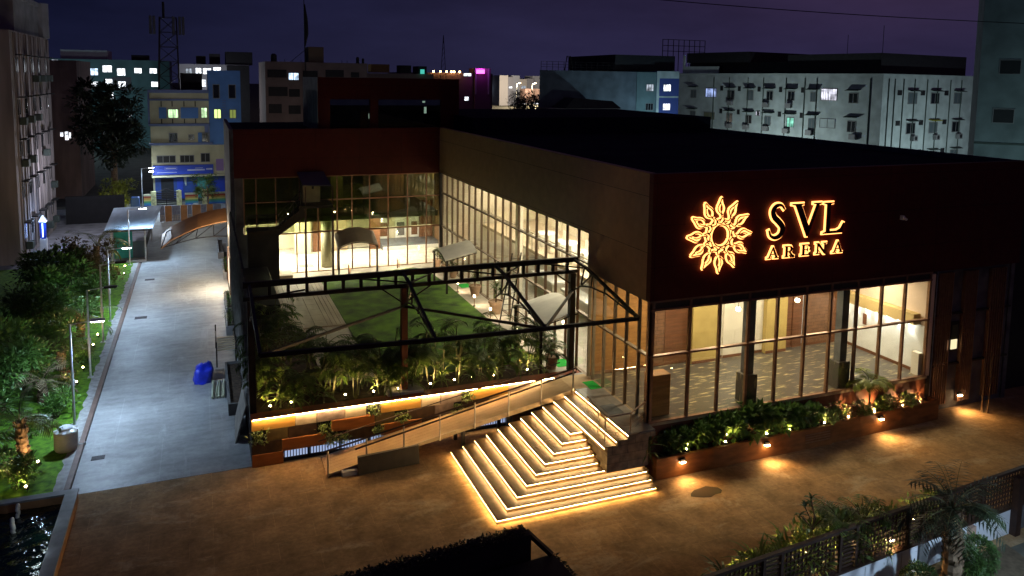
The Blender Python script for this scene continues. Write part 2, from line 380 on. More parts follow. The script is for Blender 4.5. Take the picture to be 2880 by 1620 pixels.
# penthouse on the rear wing
ph = MB(); Y0 = 50.3
ph.box(6.75, 15.95, Y0, Y0+.25, 12.62, 13.98).box(6.75, 7.5, Y0, Y0+.25, 10.56, 12.618).box(10.0, 10.55, Y0, Y0+.25, 10.56, 12.618).box(14.7, 15.95, Y0, Y0+.25, 10.56, 12.618).build('penthouse_front', M_maroon, hall)
MB().box(6.75, 6.95, Y0+.252, 58, 10.56, 13.98).box(15.75, 15.95, Y0+.252, 58, 10.56, 13.98).box(6.95, 15.75, 57.8, 58, 10.56, 13.98).box(6.95, 15.75, Y0+.252, 57.8, 13.7, 13.97).build('penthouse_shell', M_concd, hall)
MB().box(7.5, 10.0, Y0+.12, Y0+.14, 10.57, 12.61).build('glass_pane', M_glassg, hall)
MB().box(10.55, 14.7, Y0+.12, Y0+.14, 10.57, 12.61).build('glass_pane', M_glassg, hall)
for a, b, z0, z1 in ((14.62, 14.68, 11.55, 12.0), (14.50, 14.58, 12.3, 12.42), (10.7, 11.1, 11.2, 11.55)):
    MB().box(a-.05, b+.05, 54, 54.05, z0, z1).build('lit_window', emis('dim_window', (.6, .75, 1), .5), hall)

# ---- glazing helper: mullions, transoms and panes along a line
def glazing(axis, fix, cuts, zs, tops, m_f, m_g, w=.07, dep=.12, panes=True, skip=()):
    def B(mb, a, b, z0, z1, d0, d1):
        return mb.box(a, b, fix+d0, fix+d1, z0, z1) if axis == 'x' else mb.box(fix+d0, fix+d1, a, b, z0, z1)
    for c in cuts: B(MB(), c-w/2, c+w/2, zs[0], zs[-1], -dep/2, dep/2).build('mullion', m_f, hall)
    for z in zs: B(MB(), cuts[0]-w/2-.003, cuts[-1]+w/2+.003, z-.035, z+.035, -dep/2-.03, dep/2+.003).build('transom', m_f, hall)
    if panes:
        for i, (a, b) in enumerate(zip(cuts, cuts[1:])):
            for j, (z0, z1) in enumerate(zip(zs, zs[1:])):
                if (i, j) in skip: continue
                B(MB(), a+w/2, b-w/2, z0+.035, z1-.035, -.012, .012).build('glass_pane', tops(i, j) if callable(tops) else m_g, hall)
fc = [14.53, 16.2, 17.5, 18.8, 20.15, 21.5, 22.75, 24.1, 25.4, 26.68, 28.04]
M_spand = mat('spandrel_panel', (.06, .045, .03), .3, spec=.5)
glazing('x', 23.36, fc, [1.80, 4.27, 5.96, 6.27], lambda i, j: M_spand if j == 2 else M_glass, M_frame, M_glass, w=.10)
glazing('y', 14.58, [23.44, 24.14, 25.05, 25.94, 26.8, 27.68, 28.08], [1.80, 4.27, 6.27], None, M_framel, M_glass)
sy = [28.16+k*(49.6-28.16)/19 for k in range(20)]
glazing('y', 14.62, sy, [1.80, 4.30, 6.53, 7.84], None, mat('brown_aluminium', (.16, .11, .075), .4, .3), M_glass, w=.055)
bx = [3.92, 5.3, 6.61, 7.8, 8.73, 9.85, 11.05, 12.33, 13.6, 14.5]
glazing('x', 49.86, bx, [1.80, 4.31], None, M_frame, M_glass)
glazing('x', 49.86, [2.25, 2.95, 4.1, 5.5, 6.61, 7.8, 8.73, 9.85, 11.05, 12.33, 13.6, 14.5], [4.345, 6.33, 7.84], None, M_frame, M_glassg)
MB().box(14.42, 14.60, 49.5, 49.68, 1.8, 7.86).build('corner_column', M_black, hall)
MB().box(14.46, 14.70, 23.30, 23.42, 1.75, 6.29).build('corner_post', M_frame, hall)
MB().box(14.5, 28.15, 23.26, 23.33, 1.70, 1.79).build('window_sill', M_framel, hall)
MB().box(14.66, 28.12, 23.31, 23.355, 0, 1.69).build('plinth_cladding', mat('rust_cladding', (.12, .035, .013), .6, noise=(2, .3)), hall)

# ---- front hall interior
M_marb = mat('marble_floor', (.060, .052, .046), .28, noise=((1.6, 8, 1), .5), c2=(.20, .16, .085), spec=.35)
nm = M_marb.node_tree.nodes; rm = [x for x in nm if x.type == 'VALTORGB'][0]; rm.color_ramp.elements[0].position = .56; rm.color_ramp.elements[1].position = .66
rm.color_ramp.elements[0].color = (.075, .066, .058, 1); rm.color_ramp.elements[1].color = (.46, .38, .20, 1)
MB().box(14.66, 28.1, 23.45, 28.15, 1.73, 1.80).build('hall_floor', M_marb, hall)
MB().box(14.66, 28.3, 23.45, 28.3, 6.2, 6.28).build('hall_ceiling', M_wallw, hall)
M_wood = mat('walnut_panel', (.15, .062, .03), .45, noise=((1, 1, 9), .3), spec=.4)
M_wooda = mat('amber_wood', (.40, .19, .06), .45, noise=((1, 1, 9), .25), spec=.4)
M_chev = brickmat('chevron_wood', (.20, .10, .055), (.10, .05, .03), .5, .16, .45, .01, (4, .25), .5, rot=(R(90), R(40), 0))
M_yel = mat('mustard_wall', (.46, .34, .12), .6, noise=(2, .1))
for a, b, m, y in ((14.7, 17.4, M_wooda, 28.22), (17.4, 18.3, M_chev, 28.2), (18.3, 19.5, M_wood, 28.18), (19.5, 20.8, M_yel, 27.85), (20.8, 21.25, M_wallw, 28.10), (21.25, 22.9, M_wallw, 28.05), (22.9, 23.45, M_wallw, 28.10), (23.45, 24.6, M_yel, 27.85),
                (24.6, 25.2, M_wood, 28.2), (25.2, 25.75, M_wood, 28.15), (25.75, 26.05, mat('pale_blue_door', (.45, .52, .62), .25), 28.2), (26.05, 27.45, M_chev, 28.15), (27.45, 27.75, M_wood, 28.1), (27.75, 28.08, M_yel, 27.95)):
    MB().box(a, b, y, 28.30, 1.80, 6.19).build('wall_panel', m, hall)
    MB().box(a, b, y-.02, y-.002, 1.80, 1.92).build('skirting', M_wood, hall)
MB().box(28.10, 28.3, 23.3, 28.3, 1.8, 6.19).build('end_wall', mat('blush_wall', (.66, .52, .42), .6, noise=(2, .05)), hall)
MB().box(28.06, 28.098, 23.45, 27.9, 1.94, 3.9).build('wall_panel', M_white, hall)
MB().box(28.05, 28.098, 23.45, 27.9, 1.80, 1.93).build('skirting', M_wood, hall)
MB().box(27.72, 28.098, 23.75, 27.9, 3.9, 4.38).build('pelmet', mat('ochre_pelmet', (.55, .41, .19), .6), hall)
MB().box(27.80, 28.05, 23.44, 23.80, 1.8, 2.75).build('wall_niche', M_wallw, hall)
MB().box(28.02, 28.055, 26.55, 26.75, 3.05, 3.55).build('wall_panel', M_wood, hall)
for k in range(7):
    s = MB().lathe([(.001, 0), (.04, 0), (.04, .06), (.001, .06)], (27.93, 24.1+k*.6, 3.83), 10).build('downlight', emis('spot_bulb', (1, .96, .88), 60), hall)
    lamp('downlight_beam', 'SPOT', (27.92, 24.1+k*.6, 3.80), 16, (1, .96, .9), hall, .015, aim((.10, 0, -1)), R(66), .15)
for x, y in ((19.25, 23.85), (23.75, 23.72)):
    MB().box(x-.17, x+.17, y-.17, y+.17, 2.9, 6.19).build('column', M_concd, hall)
    MB().bbox(x-.3, x+.3, y-.28, y+.28, 1.8, 2.9).build('column_base', M_marb, hall)
MB().bbox(14.95, 15.75, 23.75, 24.3, 1.8, 3.35).build('reception_plinth', M_wooda, hall)
for i, (x, y, z) in enumerate(((19.3, 24.6, 5.2), (22.3, 24.7, 5.25), (22.6, 25.3, 5.6), (23.2, 25.0, 5.55), (18.9, 25.6, 5.75))):
    p = thing('pendant_lamp', ['round cut glass pendant hanging before the white panel of the hall', 'lower of the three clustered globe pendants in the hall', 'globe pendant highest in the cluster of three by the chevron wall',
              'globe pendant at the right of the cluster of three in the hall', 'small pendant half hidden under the hall ceiling by the white panel'][i], 'lamp', (x, y, z), 'globe pendants inside the front hall')
    MB().ball((x, y, z), .10, 12, 8).build('globe', emis('pendant_glow', (1, .82, .6), 9), p, True)
    MB().tube([(x, y, z+.1), (x, y, 6.19)], .008, 5).build('cord', M_black, p)
    MB().lathe([(.001, .08), (.05, .085), (.03, .13), (.001, .135)], (x, y, z), 10).build('cap', M_steel, p)
for x in (16.6, 19.2, 21.8, 24.4, 26.8):
    MB().box(x-.5, x+.5, 25.6, 25.8, 6.16, 6.198).build('ceiling_light', emis('ceiling_panel', (1, .84, .62), 9), hall)
    lamp('ceiling_beam', 'AREA', (x, 25.7, 6.13), 84, (1, .83, .60), hall, 1.0, (0, 0, 0), sy=.5)

# ---- side wing interior (two storeys open to the courtyard glass)
MB().box(14.72, 22, 28.35, 49.7, 1.73, 1.795).build('wing_floor', brickmat('grey_tile', (.33, .30, .26), (.2, .18, .15), .8, .8, .3, .01), hall)
MB().box(21.5, 21.7, 28.35, 49.7, 1.8, 7.84).build('inner_wall', mat('beige_wall', (.60, .53, .42), .6, noise=(1, .12)), hall)
MB().box(14.75, 21.5, 28.35, 49.7, 7.845, 7.868).build('wing_ceiling', M_wallw, hall)
for k in range(9):
    y = 29.4+k*2.35
    if k in (1, 5): MB().box(16.6, 16.95, y, y+.32, 1.8, 7.84).build('pilaster', M_wallw, hall)
    if k == 4: MB().box(21.42, 21.498, y-.3, y+1.1, 1.8, 5.2).build('wall_panel', M_wood, hall)
    elif k in (0, 3, 7): MB().box(21.40, 21.498, y-.2, y+.8, 1.8, 7.5).build('curtain', mat('cream_curtain', (.62, .58, .48), .8, noise=((8, 8, .2), .25)), hall)
for k in range(6):
    y = 30.2+k*3.5
    MB().box(17.5, 19.5, y, y+.9, 7.79, 7.838).build('ceiling_light', emis('ceiling_panel', (1, .84, .62), 9), hall)
    lamp('ceiling_beam', 'AREA', (18.5, y+.4, 7.75), (380, 290, 150, 90, 65, 55)[k], (1, .88, .70), hall, 3, (0, 0, 0), sy=1.5)
for k, (y, n) in enumerate(((30.0, 3.2), (34.6, 3.6), (39.4, 3.0))):
    c = thing('display_counter', ['long white counter nearest the front of the glazed wing', 'long white counter in the middle of the glazed wing', 'long white counter furthest back in the glazed wing'][k], 'counter', (18.5, y, 1.8), 'white counters inside the glazed wing')
    MB().bbox(18.0, 18.9, y, y+n, 2.55, 2.68).build('counter_top', M_white, c)
    MB().box(18.1, 18.8, y+.1, y+n-.1, 1.80, 2.545).build('cabinet', M_wallw, c)
    MB().box(18.84, 18.88, y+.2, y+n-.2, 3.1, 3.2).box(18.84, 18.88, y+.2, y+n-.2, 3.5, 3.6).box(18.84, 18.88, y+.3, y+.35, 2.68, 3.7).box(18.84, 18.88, y+n-.35, y+n-.3, 2.68, 3.7).build('rail', M_white, c)
MB().box(17.4, 21.39, 28.4, 49.6, 4.12, 4.30).build('mezzanine', mat('beige_slab', (.42, .34, .25), .6), hall)
for k in range(5):
    lamp('mezzanine_beam', 'AREA', (19, 30.5+k*4.2, 4.08), (70, 55, 40, 30, 30)[k], (1, .88, .70), hall, 1.6, (0, 0, 0), sy=.8)
    MB().box(18.6, 19.4, 30.3+k*4.2, 30.7+k*4.2, 4.085, 4.118).build('ceiling_light', MATS['ceiling_panel'], hall)
def rail_run():
    MB().box(17.40, 17.44, 28.4, 49.6, 5.25, 5.31).build('balustrade_rail', M_steel, hall)
    for k in range(11): MB().box(17.40, 17.44, 28.6+k*2.05, 28.65+k*2.05, 4.302, 5.249).build('baluster', M_steel, hall)
rail_run()
def table_set(i, x, y):
    t = thing('banquet_table', f'white clothed table on the mezzanine behind the side glass, {ORD[i]} from the front', 'table', (x, y, 4.3), 'clothed tables on the mezzanine')
    MB().lathe([(.62, 0), (.60, .35), (.66, .72), (.66, .76), (.001, .765)], (x, y, 4.301), 18).build('tablecloth', M_white, t, True)
    for a in (.6, 2.2, 3.9, 5.3):
        cx, cy_ = x+1.0*math.cos(a), y+1.0*math.sin(a); ch = MB()
        ch.box(cx-.2, cx+.2, cy_-.2, cy_+.2, 4.72, 4.78).build('seat', M_wallw, t)
        bx_, by_ = cx+.2*math.cos(a), cy_+.2*math.sin(a)
        MB().bar((bx_, by_, 4.302), (bx_+.05*math.cos(a), by_+.05*math.sin(a), 5.3), .34, .04).build('backrest', M_wallw, t)
for i in range(5): table_set(i, 18.7, 30.2+i*2.9)
for z0, z1, y0, y1 in ((6.75, 7.8, 45.2, 46.1), (6.75, 7.8, 42.4, 43.2), (6.75, 7.8, 41.4, 42.0), (6.9, 7.8, 38.9, 39.6)):
    MB().box(17.6, 17.66, y0, y1, z0, z1).build('lit_window', emis('lit_panel', (1, .84, .55), 1.5), hall)

# ---- rear wing interior
MB().box(2.0, 16.2, 50.0, 57.2, 1.73, 1.795).build('wing_floor', brickmat('white_tile', (.62, .57, .49), (.42, .38, .32), 1.2, .6, .25, .008), hall)
MB().box(2.0, 16.4, 57.2, 57.4, 1.8, 7.84).build('inner_wall', mat('cream_wall', (.60, .53, .40), .6, noise=(1, .1)), hall)
MB().box(2.0, 14.45, 50.0, 57.2, 4.95, 5.3).build('floor_slab', mat('olive_soffit', (.22, .21, .12), .8), hall)
MB().box(2.0, 14.45, 50.0, 57.2, 7.845, 7.868).build('wing_ceiling', M_concd, hall)
MB().box(2.0, 2.2, 50, 57.2, 1.8, 7.84).build('inner_wall', M_wallw, hall)
MB().lathe([(.42, 0), (.42, 3.13)], (7.35, 51.0, 1.81), 20).build('column', mat('olive_column', (.42, .40, .26), .5), hall, True)
MB().box(7.75, 9.4, 55.5, 55.6, 1.8, 4.94).build('wall_panel', M_framel, hall)
MB().box(10.95, 11.65, 55.2, 55.3, 1.8, 4.94).build('wall_panel', M_wood, hall)
MB().box(5.7, 6.8, 55.0, 55.2, 1.8, 4.94).build('wall_panel', mat('cream_panel', (.55, .48, .34), .6), hall)
MB().box(7.0, 7.55, 55.6, 55.7, 1.8, 4.0).build('door', M_wood, hall)
MB().box(11.7, 16.0, 54.5, 57.1, 1.8, 2.12).build('stage', mat('slate_stage', (.10, .11, .13), .35, noise=(1.5, .3)), hall)
MB().box(11.7, 16.0, 54.42, 54.495, 1.8, 2.06).build('stage_step', M_white, hall)
for a, b in ((11.8, 12.7), (13.2, 14.0), (14.3, 15.0)):
    MB().box(a, b, 57.1, 57.18, 2.13, 4.2).build('door', M_white, hall)
    MB().box(a+.12, b-.12, 57.06, 57.098, 2.3, 3.3).build('door_panel', M_wood if a != 13.2 else M_concd, hall)
MB().box(15.0, 16.0, 56.9, 57.1, 2.13, 4.9).build('wall_panel', M_wood, hall)
MB().box(5.6, 6.5, 51.2, 51.9, 1.80, 1.815).build('floor_mat', M_concd, hall)
for x, e in ((3.6, 160), (5.6, 165), (8.8, 92), (11.4, 82), (13.6, 60)):
    for y in (51.2, 54.0):
        MB().box(x-.5, x+.5, y-.25, y+.25, 4.91, 4.948).build('ceiling_light', emis('ceiling_panel', (1, .84, .62), 9), hall)
        lamp('ceiling_beam', 'AREA', (x, y, 4.88), e, (1, .90, .72), hall, 1.4, (0, 0, 0), sy=.7)
MB().box(7.9, 8.7, 53, 53.1, 5.3, 7.8).build('curtain', mat('yellow_curtain', (.5, .40, .14), .7, noise=((9, 9, .2), .3)), hall)
MB().box(8.75, 10.2, 54, 54.1, 5.3, 6.7).build('wall_panel', mat('olive_panel', (.34, .30, .10), .7, noise=(2, .3)), hall)
MB().box(12.9, 13.15, 53, 53.1, 5.3, 7.8).build('pilaster', M_framel, hall)
for x in (4, 8.5, 12.5): lamp('upper_beam', 'AREA', (x, 52.5, 7.8), 1.5, (.95, .9, .55), hall, 1.5, (0, 0, 0))
MB().box(14.75, 21.49, 49.705, 49.85, 1.8, 7.84).build('inner_wall', MATS['beige_wall'], hall)
MB().box(16.2, 16.4, 50, 57.2, 1.8, 7.84).build('inner_wall', mat('brown_wall', (.30, .17, .09), .6), hall)

# ---- right hand annexe: dark louvred facade
an = thing('louvred_annexe', 'unlit dark louvred facade at the right end of the hall', 'building', (30.5, 23.4, 0))
MB().box(28.3, 33.3, 23.62, 23.9, 0, 6.29).build('wall', M_concd, an)
MB().box(28.2, 28.45, 23.36, 23.615, 0, 6.29).build('corner_post', M_black, an)
for x, w in ((28.75, .9), (30.3, .8), (31.9, 1.0)):
    for k in range(7):
        MB().box(x+k*w/7, x+k*w/7+.05, 23.45, 23.615, .3, 6.1).build('louvre', M_frame, an)
for z in (2.0, 4.25): MB().box(28.46, 33.3, 23.50, 23.612, z, z+.08).build('transom', M_black, an)
MB().box(33.46, 38.5, 24.2, 30, 0, 9.4).build('side_block', M_dark, an)
wn_ = MB().box(29.35, 30.2, 23.56, 23.618, 2.6, 3.9).build('window', M_black, an)
MB().box(29.78, 30.13, 23.53, 23.558, 2.68, 3.10).build('pane', emis('pale_pane', (1, .84, .48), .55), wn_)
MB().box(29.38, 29.66, 23.53, 23.558, 2.68, 3.10).build('pane', emis('pale_pane2', (1, .84, .60), .6), wn_)
MB().box(29.78, 30.13, 23.53, 23.558, 3.15, 3.75).build('pane', mat('olive_pane', (.10, .11, .05), .4), wn_)
MB().tube([(28.62, 23.5, 0), (28.62, 23.5, 6.2)], .035, 6).build('downpipe', M_galv, an)

# ================================================================== ENTRANCE STAIRS
M_step = mat('granite_step', (.165, .105, .055), .4, noise=(3, .25), bump=(30, .15), spec=.4)
M_riser = mat('granite_riser', (.34, .24, .125), .5, noise=(3, .3))
st = thing('entrance_staircase', 'wide corner staircase of stone steps with glowing strip lights', 'stairs', (11, 25, 0))
YB = 26.92
def xk(k): return 8.32+.465*(k-1)
def yk(k): return 21.94+.309*(k-1)
M_led = emis('stair_led', (1, .64, .26), 28)
M_led2 = emis('stair_led_low', (1, .62, .23), 50)
for k in range(1, 13):
    z0, z1 = .15*(k-1), .15*k
    x0 = xk(k); y0 = yk(k) if k <= 9 else 22.70
    xr = 14.20 if k <= 4 else 12.58
    if k >= 10: xr = 14.22
    # each step is an L: a tread along the left side and a tread along the front
    d = .62
    mb = MB()
    if k < 12:
        mb.box(x0, x0+.75, y0+.05, YB, z0, z1)
        mb.box(x0+.751, xr, y0+.05, y0+(.75 if k <= 4 else .75), z0, z1) if k <= 9 else None
    else:
        mb.box(x0, 14.5, y0+.05, 28.4, z0, z1)
    o = mb.build('step', M_riser, st)
    nb = MB()
    nb.box(x0-.03, x0+.42, y0-.005, YB, z1+.001, z1+.035)
    if k <= 9: nb.box(x0+.421, xr, y0-.005, y0+.30, z1+.001, z1+.035)
    else: pass
    nb.build('tread', M_step, o)
    lb = MB()
    lb.box(x0-.016, x0-.001, y0+.03, YB-.02, z1-.028, z1-.012)
    if k <= 9: lb.box(x0+.0, xr-.08, y0+.032, y0+.047, z1-.028, z1-.012)
    lb.build('led_strip', M_led2 if k == 1 else M_led, o)
    if 2 <= k <= 8:      # pale slip inlays across the treads
        MB().box(x0+.05, x0+.40, 24.6+.02*k, 24.63+.02*k, z1+.036, z1+.039).build('inlay', M_framel, o)
        MB().box(11.4+.12*k-.015, 11.4+.12*k+.015, y0+.03, y0+.24, z1+.036, z1+.039).build('inlay', M_framel, o)
MB().box(12.60, 14.22, 22.70, 22.745, .60, 1.50).box(12.60, 12.64, 22.746, 26.0, .60, 1.49).box(13.0, 14.22, 22.70, 22.744, 1.502, 1.64).box(13.42, 14.5, 22.70, 22.744, 1.642, 1.79).build('side_wall', brickmat('block_stone', (.20, .16, .11), (.09, .07, .05), .6, .3, .7, .01, (4, .4), .5, rot=(R(90), 0, 0)), st)
M_land = brickmat('landing_granite', (.20, .185, .165), (.12, .11, .10), .9, .9, .3, .01, (3, .25), .5)
MB().box(13.44, 14.52, 22.75, 28.5, 1.80, 1.845).build('landing', M_land, st)
MB().box(13.58, 14.18, 24.35, 25.2, 1.846, 1.852).build('drain_cover', M_concd, st)
# landing handrail
hr = thing('handrail', 'angled steel handrail with four posts around the stair landing', 'railing', (13, 23.5, 1.5))
pts = [(12.9, 24.85, 2.45), (12.68, 23.05, 2.42), (13.55, 22.82, 2.55), (14.3, 23.15, 2.72)]
MB().tube(pts, .028, 6).build('rail', M_steel, hr)
for p in pts[:3]+[(12.78, 23.75, 2.43)]:
    MB().tube([(p[0], p[1], 1.5 if p[0] < 13 else 1.8), p], .024, 6).build('post', M_steel, hr)
MB().tube([(p[0], p[1], p[2]-.4) for p in pts], .008, 4).tube([(p[0], p[1], p[2]-.6) for p in pts], .008, 4).build('cable', M_steel, hr)
mt = MB(); mt.hexa([(14.02, 26.72, 1.846), (14.5, 26.72, 1.846), (14.5, 27.52, 1.846), (14.02, 27.52, 1.846)], [(14.02, 26.72, 1.86), (14.5, 26.72, 1.86), (14.5, 27.52, 1.86), (14.02, 27.52, 1.86)])
M_green = mat('green_turf_mat', (.01, .36, .04), .9, noise=(40, .3))
tag(mt.build('door_mat', M_green), 'bright green door mat at the top of the entrance stairs', 'mat', 'green door mats')

# ================================================================== ACCESS RAMP
rp = thing('access_ramp', 'long sloping tan ramp with steel handrails beside the stairs', 'ramp', (8, 27.6, 0))
RX0, RX1, RY0, RY1 = 3.75, 13.36, 26.97, 28.30
def rz(x): return max(0, 1.80*(x-RX0)/(RX1-RX0))
M_ramp = mat('ramp_board', (.40, .27, .14), .6, noise=((1.5, 2, 1), .14), spec=.2)
mb = MB(); n = 1
for k in range(n):
    a, b = RX0+(RX1-RX0)*k/n, RX0+(RX1-RX0)*(k+1)/n
    for j in range(6):
        y0, y1 = RY0+(RY1-RY0)*j/6+.003, RY0+(RY1-RY0)*(j+1)/6-.003
        mb.hexa([(a, y0, rz(a)+.01), (b, y0, rz(b)+.01), (b, y1, rz(b)+.01), (a, y1, rz(a)+.01)], [(a, y0, rz(a)+.06), (b, y0, rz(b)+.06), (b, y1, rz(b)+.06), (a, y1, rz(a)+.06)])
mb.box(RX1+.001, 14.5, RY0, RY1, 1.80, 1.855)
mb.build('deck', M_ramp, rp)
mb = MB()
for y in (RY0-.05, RY1+.01):
    mb.hexa([(RX0, y, -.0), (RX1, y, rz(RX1)-.16), (RX1, y+.04, rz(RX1)-.16), (RX0, y+.04, 0)], [(RX0, y, .07), (RX1, y, rz(RX1)+.07), (RX1, y+.04, rz(RX1)+.07), (RX0, y+.04, .07)])
mb.build('stringer', M_framel, rp)
for x in (5.2, 7.0, 8.8, 10.6, 12.2):
    MB().box(x, x+.12, RY0+.1, RY0+.22, 0, rz(x)-.02).build('support', M_black, rp); MB().box(x, x+.12, RY1-.22, RY1-.1, 0, rz(x)-.02).build('support', M_black, rp)
M_rail = mat('brown_rail', (.035, .016, .010), .45, .1)
for k in range(8):
    x = RX0+.05+k*(RX1-RX0-.1)/7
    MB().tube([(x, RY0-.07, rz(x)-.1), (x, RY0-.07, rz(x)+.92)], .034, 6).build('post', M_steel, rp)
MB().tube([(RX0-.15, RY0-.07, .93), (RX1, RY0-.07, 2.73), (RX1+.12, RY0-.03, 2.70), (RX1+.1, RY0, 2.55), (RX0+1.0, RY0-.12, .88)], .036, 6).build('rail', M_rail, rp)
MB().tube([(RX0-.1, RY1-.04, .72), (RX1, RY1-.04, 2.5)], .022, 6).build('rail', M_rail, rp)
lean = MB(); lean.hexa([(4.82, 26.62, 0), (7.05, 26.72, 0), (7.05, 26.86, 0), (4.82, 26.76, 0)], [(4.82, 26.72, .62), (7.05, 26.82, .66), (7.05, 26.91, .66), (4.82, 26.85, .62)])
tag(lean.build('stone_slab', mat('black_slab', (.016, .013, .010), .6, noise=(3, .4))), 'dark stone slab standing on edge against the ramp', 'slab')
mb = MB().bbox(4.25, 4.8, 26.70, 26.95, 0, .16); tag(mb.build('stone_block', M_conc), 'low pale stone block at the left end of the dark slab', 'block')

# ================================================================== RETAINING WALL WITH CLADDING PANELS
rw = thing('cladded_wall', 'long low garden wall clad in ochre, grey and brown panels', 'wall', (7, 28.7, 0))
MB().box(1.36, 14.45, 28.62, 28.93, 0, 1.79).build('core', M_dark, rw)
M_och = mat('ochre_panel', (.46, .24, .05), .5, noise=((1.2, 4, 5), .25), spec=.35)
M_ora = mat('orange_panel', (.36, .125, .03), .5, noise=((1.2, 4, 6), .25), spec=.35)
M_lgr = mat('light_stone_panel', (.44, .36, .25), .6, noise=(3, .2))
M_grm = mat('mauve_stone_panel', (.22, .17, .145), .65, noise=(4, .3))
M_oli = mat('olive_panel_dark', (.12, .085, .03), .6, noise=(4, .3))
M_dbr = mat('dark_brown_panel', (.055, .03, .016), .6, noise=(4, .4))
r1 = [(1.36, 2.87, M_och), (2.89, 3.63, M_lgr), (3.65, 4.66, M_grm), (4.68, 5.46, M_lgr), (6.02, 7.58, M_och), (7.6, 8.34, M_lgr), (8.36, 9.22, M_grm), (9.62, 11.2, M_och), (11.22, 12.15, M_grm), (12.17, 12.95, M_lgr), (13.25, 14.4, M_och)]
r2 = [(1.88, 2.61, M_oli), (2.63, 3.63, M_dbr), (4.17, 5.77, M_ora), (5.79, 6.54, M_oli), (7.1, 8.13, M_dbr), (8.15, 8.9, M_grm), (9.25, 10.4, M_dbr), (10.42, 11.2, M_oli), (11.55, 13.1, M_ora), (13.12, 14.4, M_dbr)]
r3 = [(1.36, 2.39, M_dbr), (2.41, 3.97, M_ora), (4.79, 5.77, M_dbr), (6.02, 7.6, M_ora), (7.62, 9.2, M_dbr), (9.22, 11, M_dbr), (11.02, 14.4, M_dbr)]
r4 = [(1.36, 2.44, M_ora), (6.45, 7.6, M_dbr), (11.4, 14.4, M_dbr)]
for rows, z0, z1 in ((r1, 1.345, 1.775), (r2, .91, 1.335), (r3, .465, .90), (r4, .01, .455)):
    for a, b, m in rows:
        d = .14 if m is M_ora else .10
        MB().bbox(a, b, 28.60-d, 28.615, z0, z1, .006).build('panel', m, rw)
MB().box(1.40, 14.35, 28.43, 28.46, 1.785, 1.80).build('led_strip', emis('wall_led', (1, .65, .30), 62), rw)
MB().box(1.34, 14.45, 28.425, 28.95, 1.802, 1.835).build('coping', mat('red_coping', (.20, .05, .02), .6, noise=(3, .3)), rw)
M_slat = emis('cool_slat', (.50, .62, .95), .34)
for a, b in ((2.47, 3.30), (3.40, 4.45), (4.52, 5.45), (5.62, 6.40), (7.7, 9.0), (9.1, 11.3)):
    g = MB().box(a, b, 28.59, 28.612, .16, .46).build('grille', M_slat, rw)
    mb = MB(); x = a
    while x < b: mb.box(x, x+.03, 28.56, 28.588, .15, .465); x += .105
    mb.build('slat', M_black, g)

# ---- leaf helpers
def leaf(mb, p, d, up, L, w, fold=.25):
    """one folded, pointed leaf blade"""
    d = Vector(d).normalized(); s = d.cross(Vector(up))
    s = s.normalized() if s.length > 1e-4 else Vector((1, 0, 0)); u = s.cross(d)
    p = Vector(p); m = p+d*L*.45; i = len(mb.v)
    mb.v += [tuple(p), tuple(m+s*w/2+u*fold*w), tuple(p+d*L-u*L*.08), tuple(m-s*w/2+u*fold*w), tuple(m)]
    mb.f += [(i, i+4, i+1), (i+4, i+2, i+1), (i, i+3, i+4), (i+4, i+3, i+2)]
def frond(mb, base, az, elev, L, n, ll, lw, droop=1.0, rnd=random, stem=None):
    """pinnate frond: arching rachis with paired leaflets"""
    p = Vector(base); e = elev; seg = L/n; h = Vector((math.cos(az), math.sin(az), 0)); path = [tuple(p)]
    for k in range(n):
        t = k/n; d = h*math.cos(e)+Vector((0, 0, math.sin(e)))
        p = p+d*seg; e -= droop*(.6+1.2*t)/n*1.6; path.append(tuple(p))
        if t > .16:
            sd = Vector((-h.y, h.x, 0)); l = ll*(math.sin(math.pi*min(1, (t-.1)/.95))**.6+.15)
            for q in (-1, 1):
                dd = (d*.55+sd*q*.95+Vector((0, 0, -.18-.25*rnd.random()))).normalized()
                leaf(mb, p, dd, (0, 0, 1), l*(.85+.3*rnd.random()), lw, .1)
    if stem is not None: stem.tube(path, [.016*(1-.7*k/n) for k in range(n+1)], 4, False)
def rosette(mb, base, n, L, w, rnd, emin=.3, emax=1.4):
    for k in range(n):
        a = rnd.random()*6.283; e = emin+(emax-emin)*rnd.random(); p = Vector(base); l = L*(.7+.5*rnd.random())
        h = Vector((math.cos(a), math.sin(a), 0)); pts = []
        for s in range(5):
            pts.append(p.copy()); p = p+(h*math.cos(e)+Vector((0, 0, math.sin(e))))*l/4; e -= .38
        sd = Vector((-h.y, h.x, 0)); i = len(mb.v)
        for s, q in enumerate(pts):
            ww = w*(.6, 1, .85, .55, .06)[s]; mb.v += [tuple(q-sd*ww/2), tuple(q+sd*ww/2)]
        for s in range(4): mb.f.append((i+2*s, i+2*s+1, i+2*s+3, i+2*s+2))
def shrub_mb(rnd, r, h, n, L, w):
    mb = MB(); cl = [(Vector(((rnd.random()-.5)*1.5*r, (rnd.random()-.5)*1.5*r, h*(.3+.6*rnd.random()))), r*(.3+.3*rnd.random())) for _ in range(9)]
    for k in range(n):
        c, cr = rnd.choice(cl)
        d = Vector((rnd.gauss(0, 1), rnd.gauss(0, 1), rnd.gauss(0, 1))).normalized()
        p = c+d*cr*(.55+.5*rnd.random()); p.z = max(.05, p.z)
        leaf(mb, p, d+Vector((0, 0, .2)), (rnd.random()-.5, rnd.random()-.5, 1), L*(.7+.6*rnd.random()), w*(.7+.6*rnd.random()))
    return mb
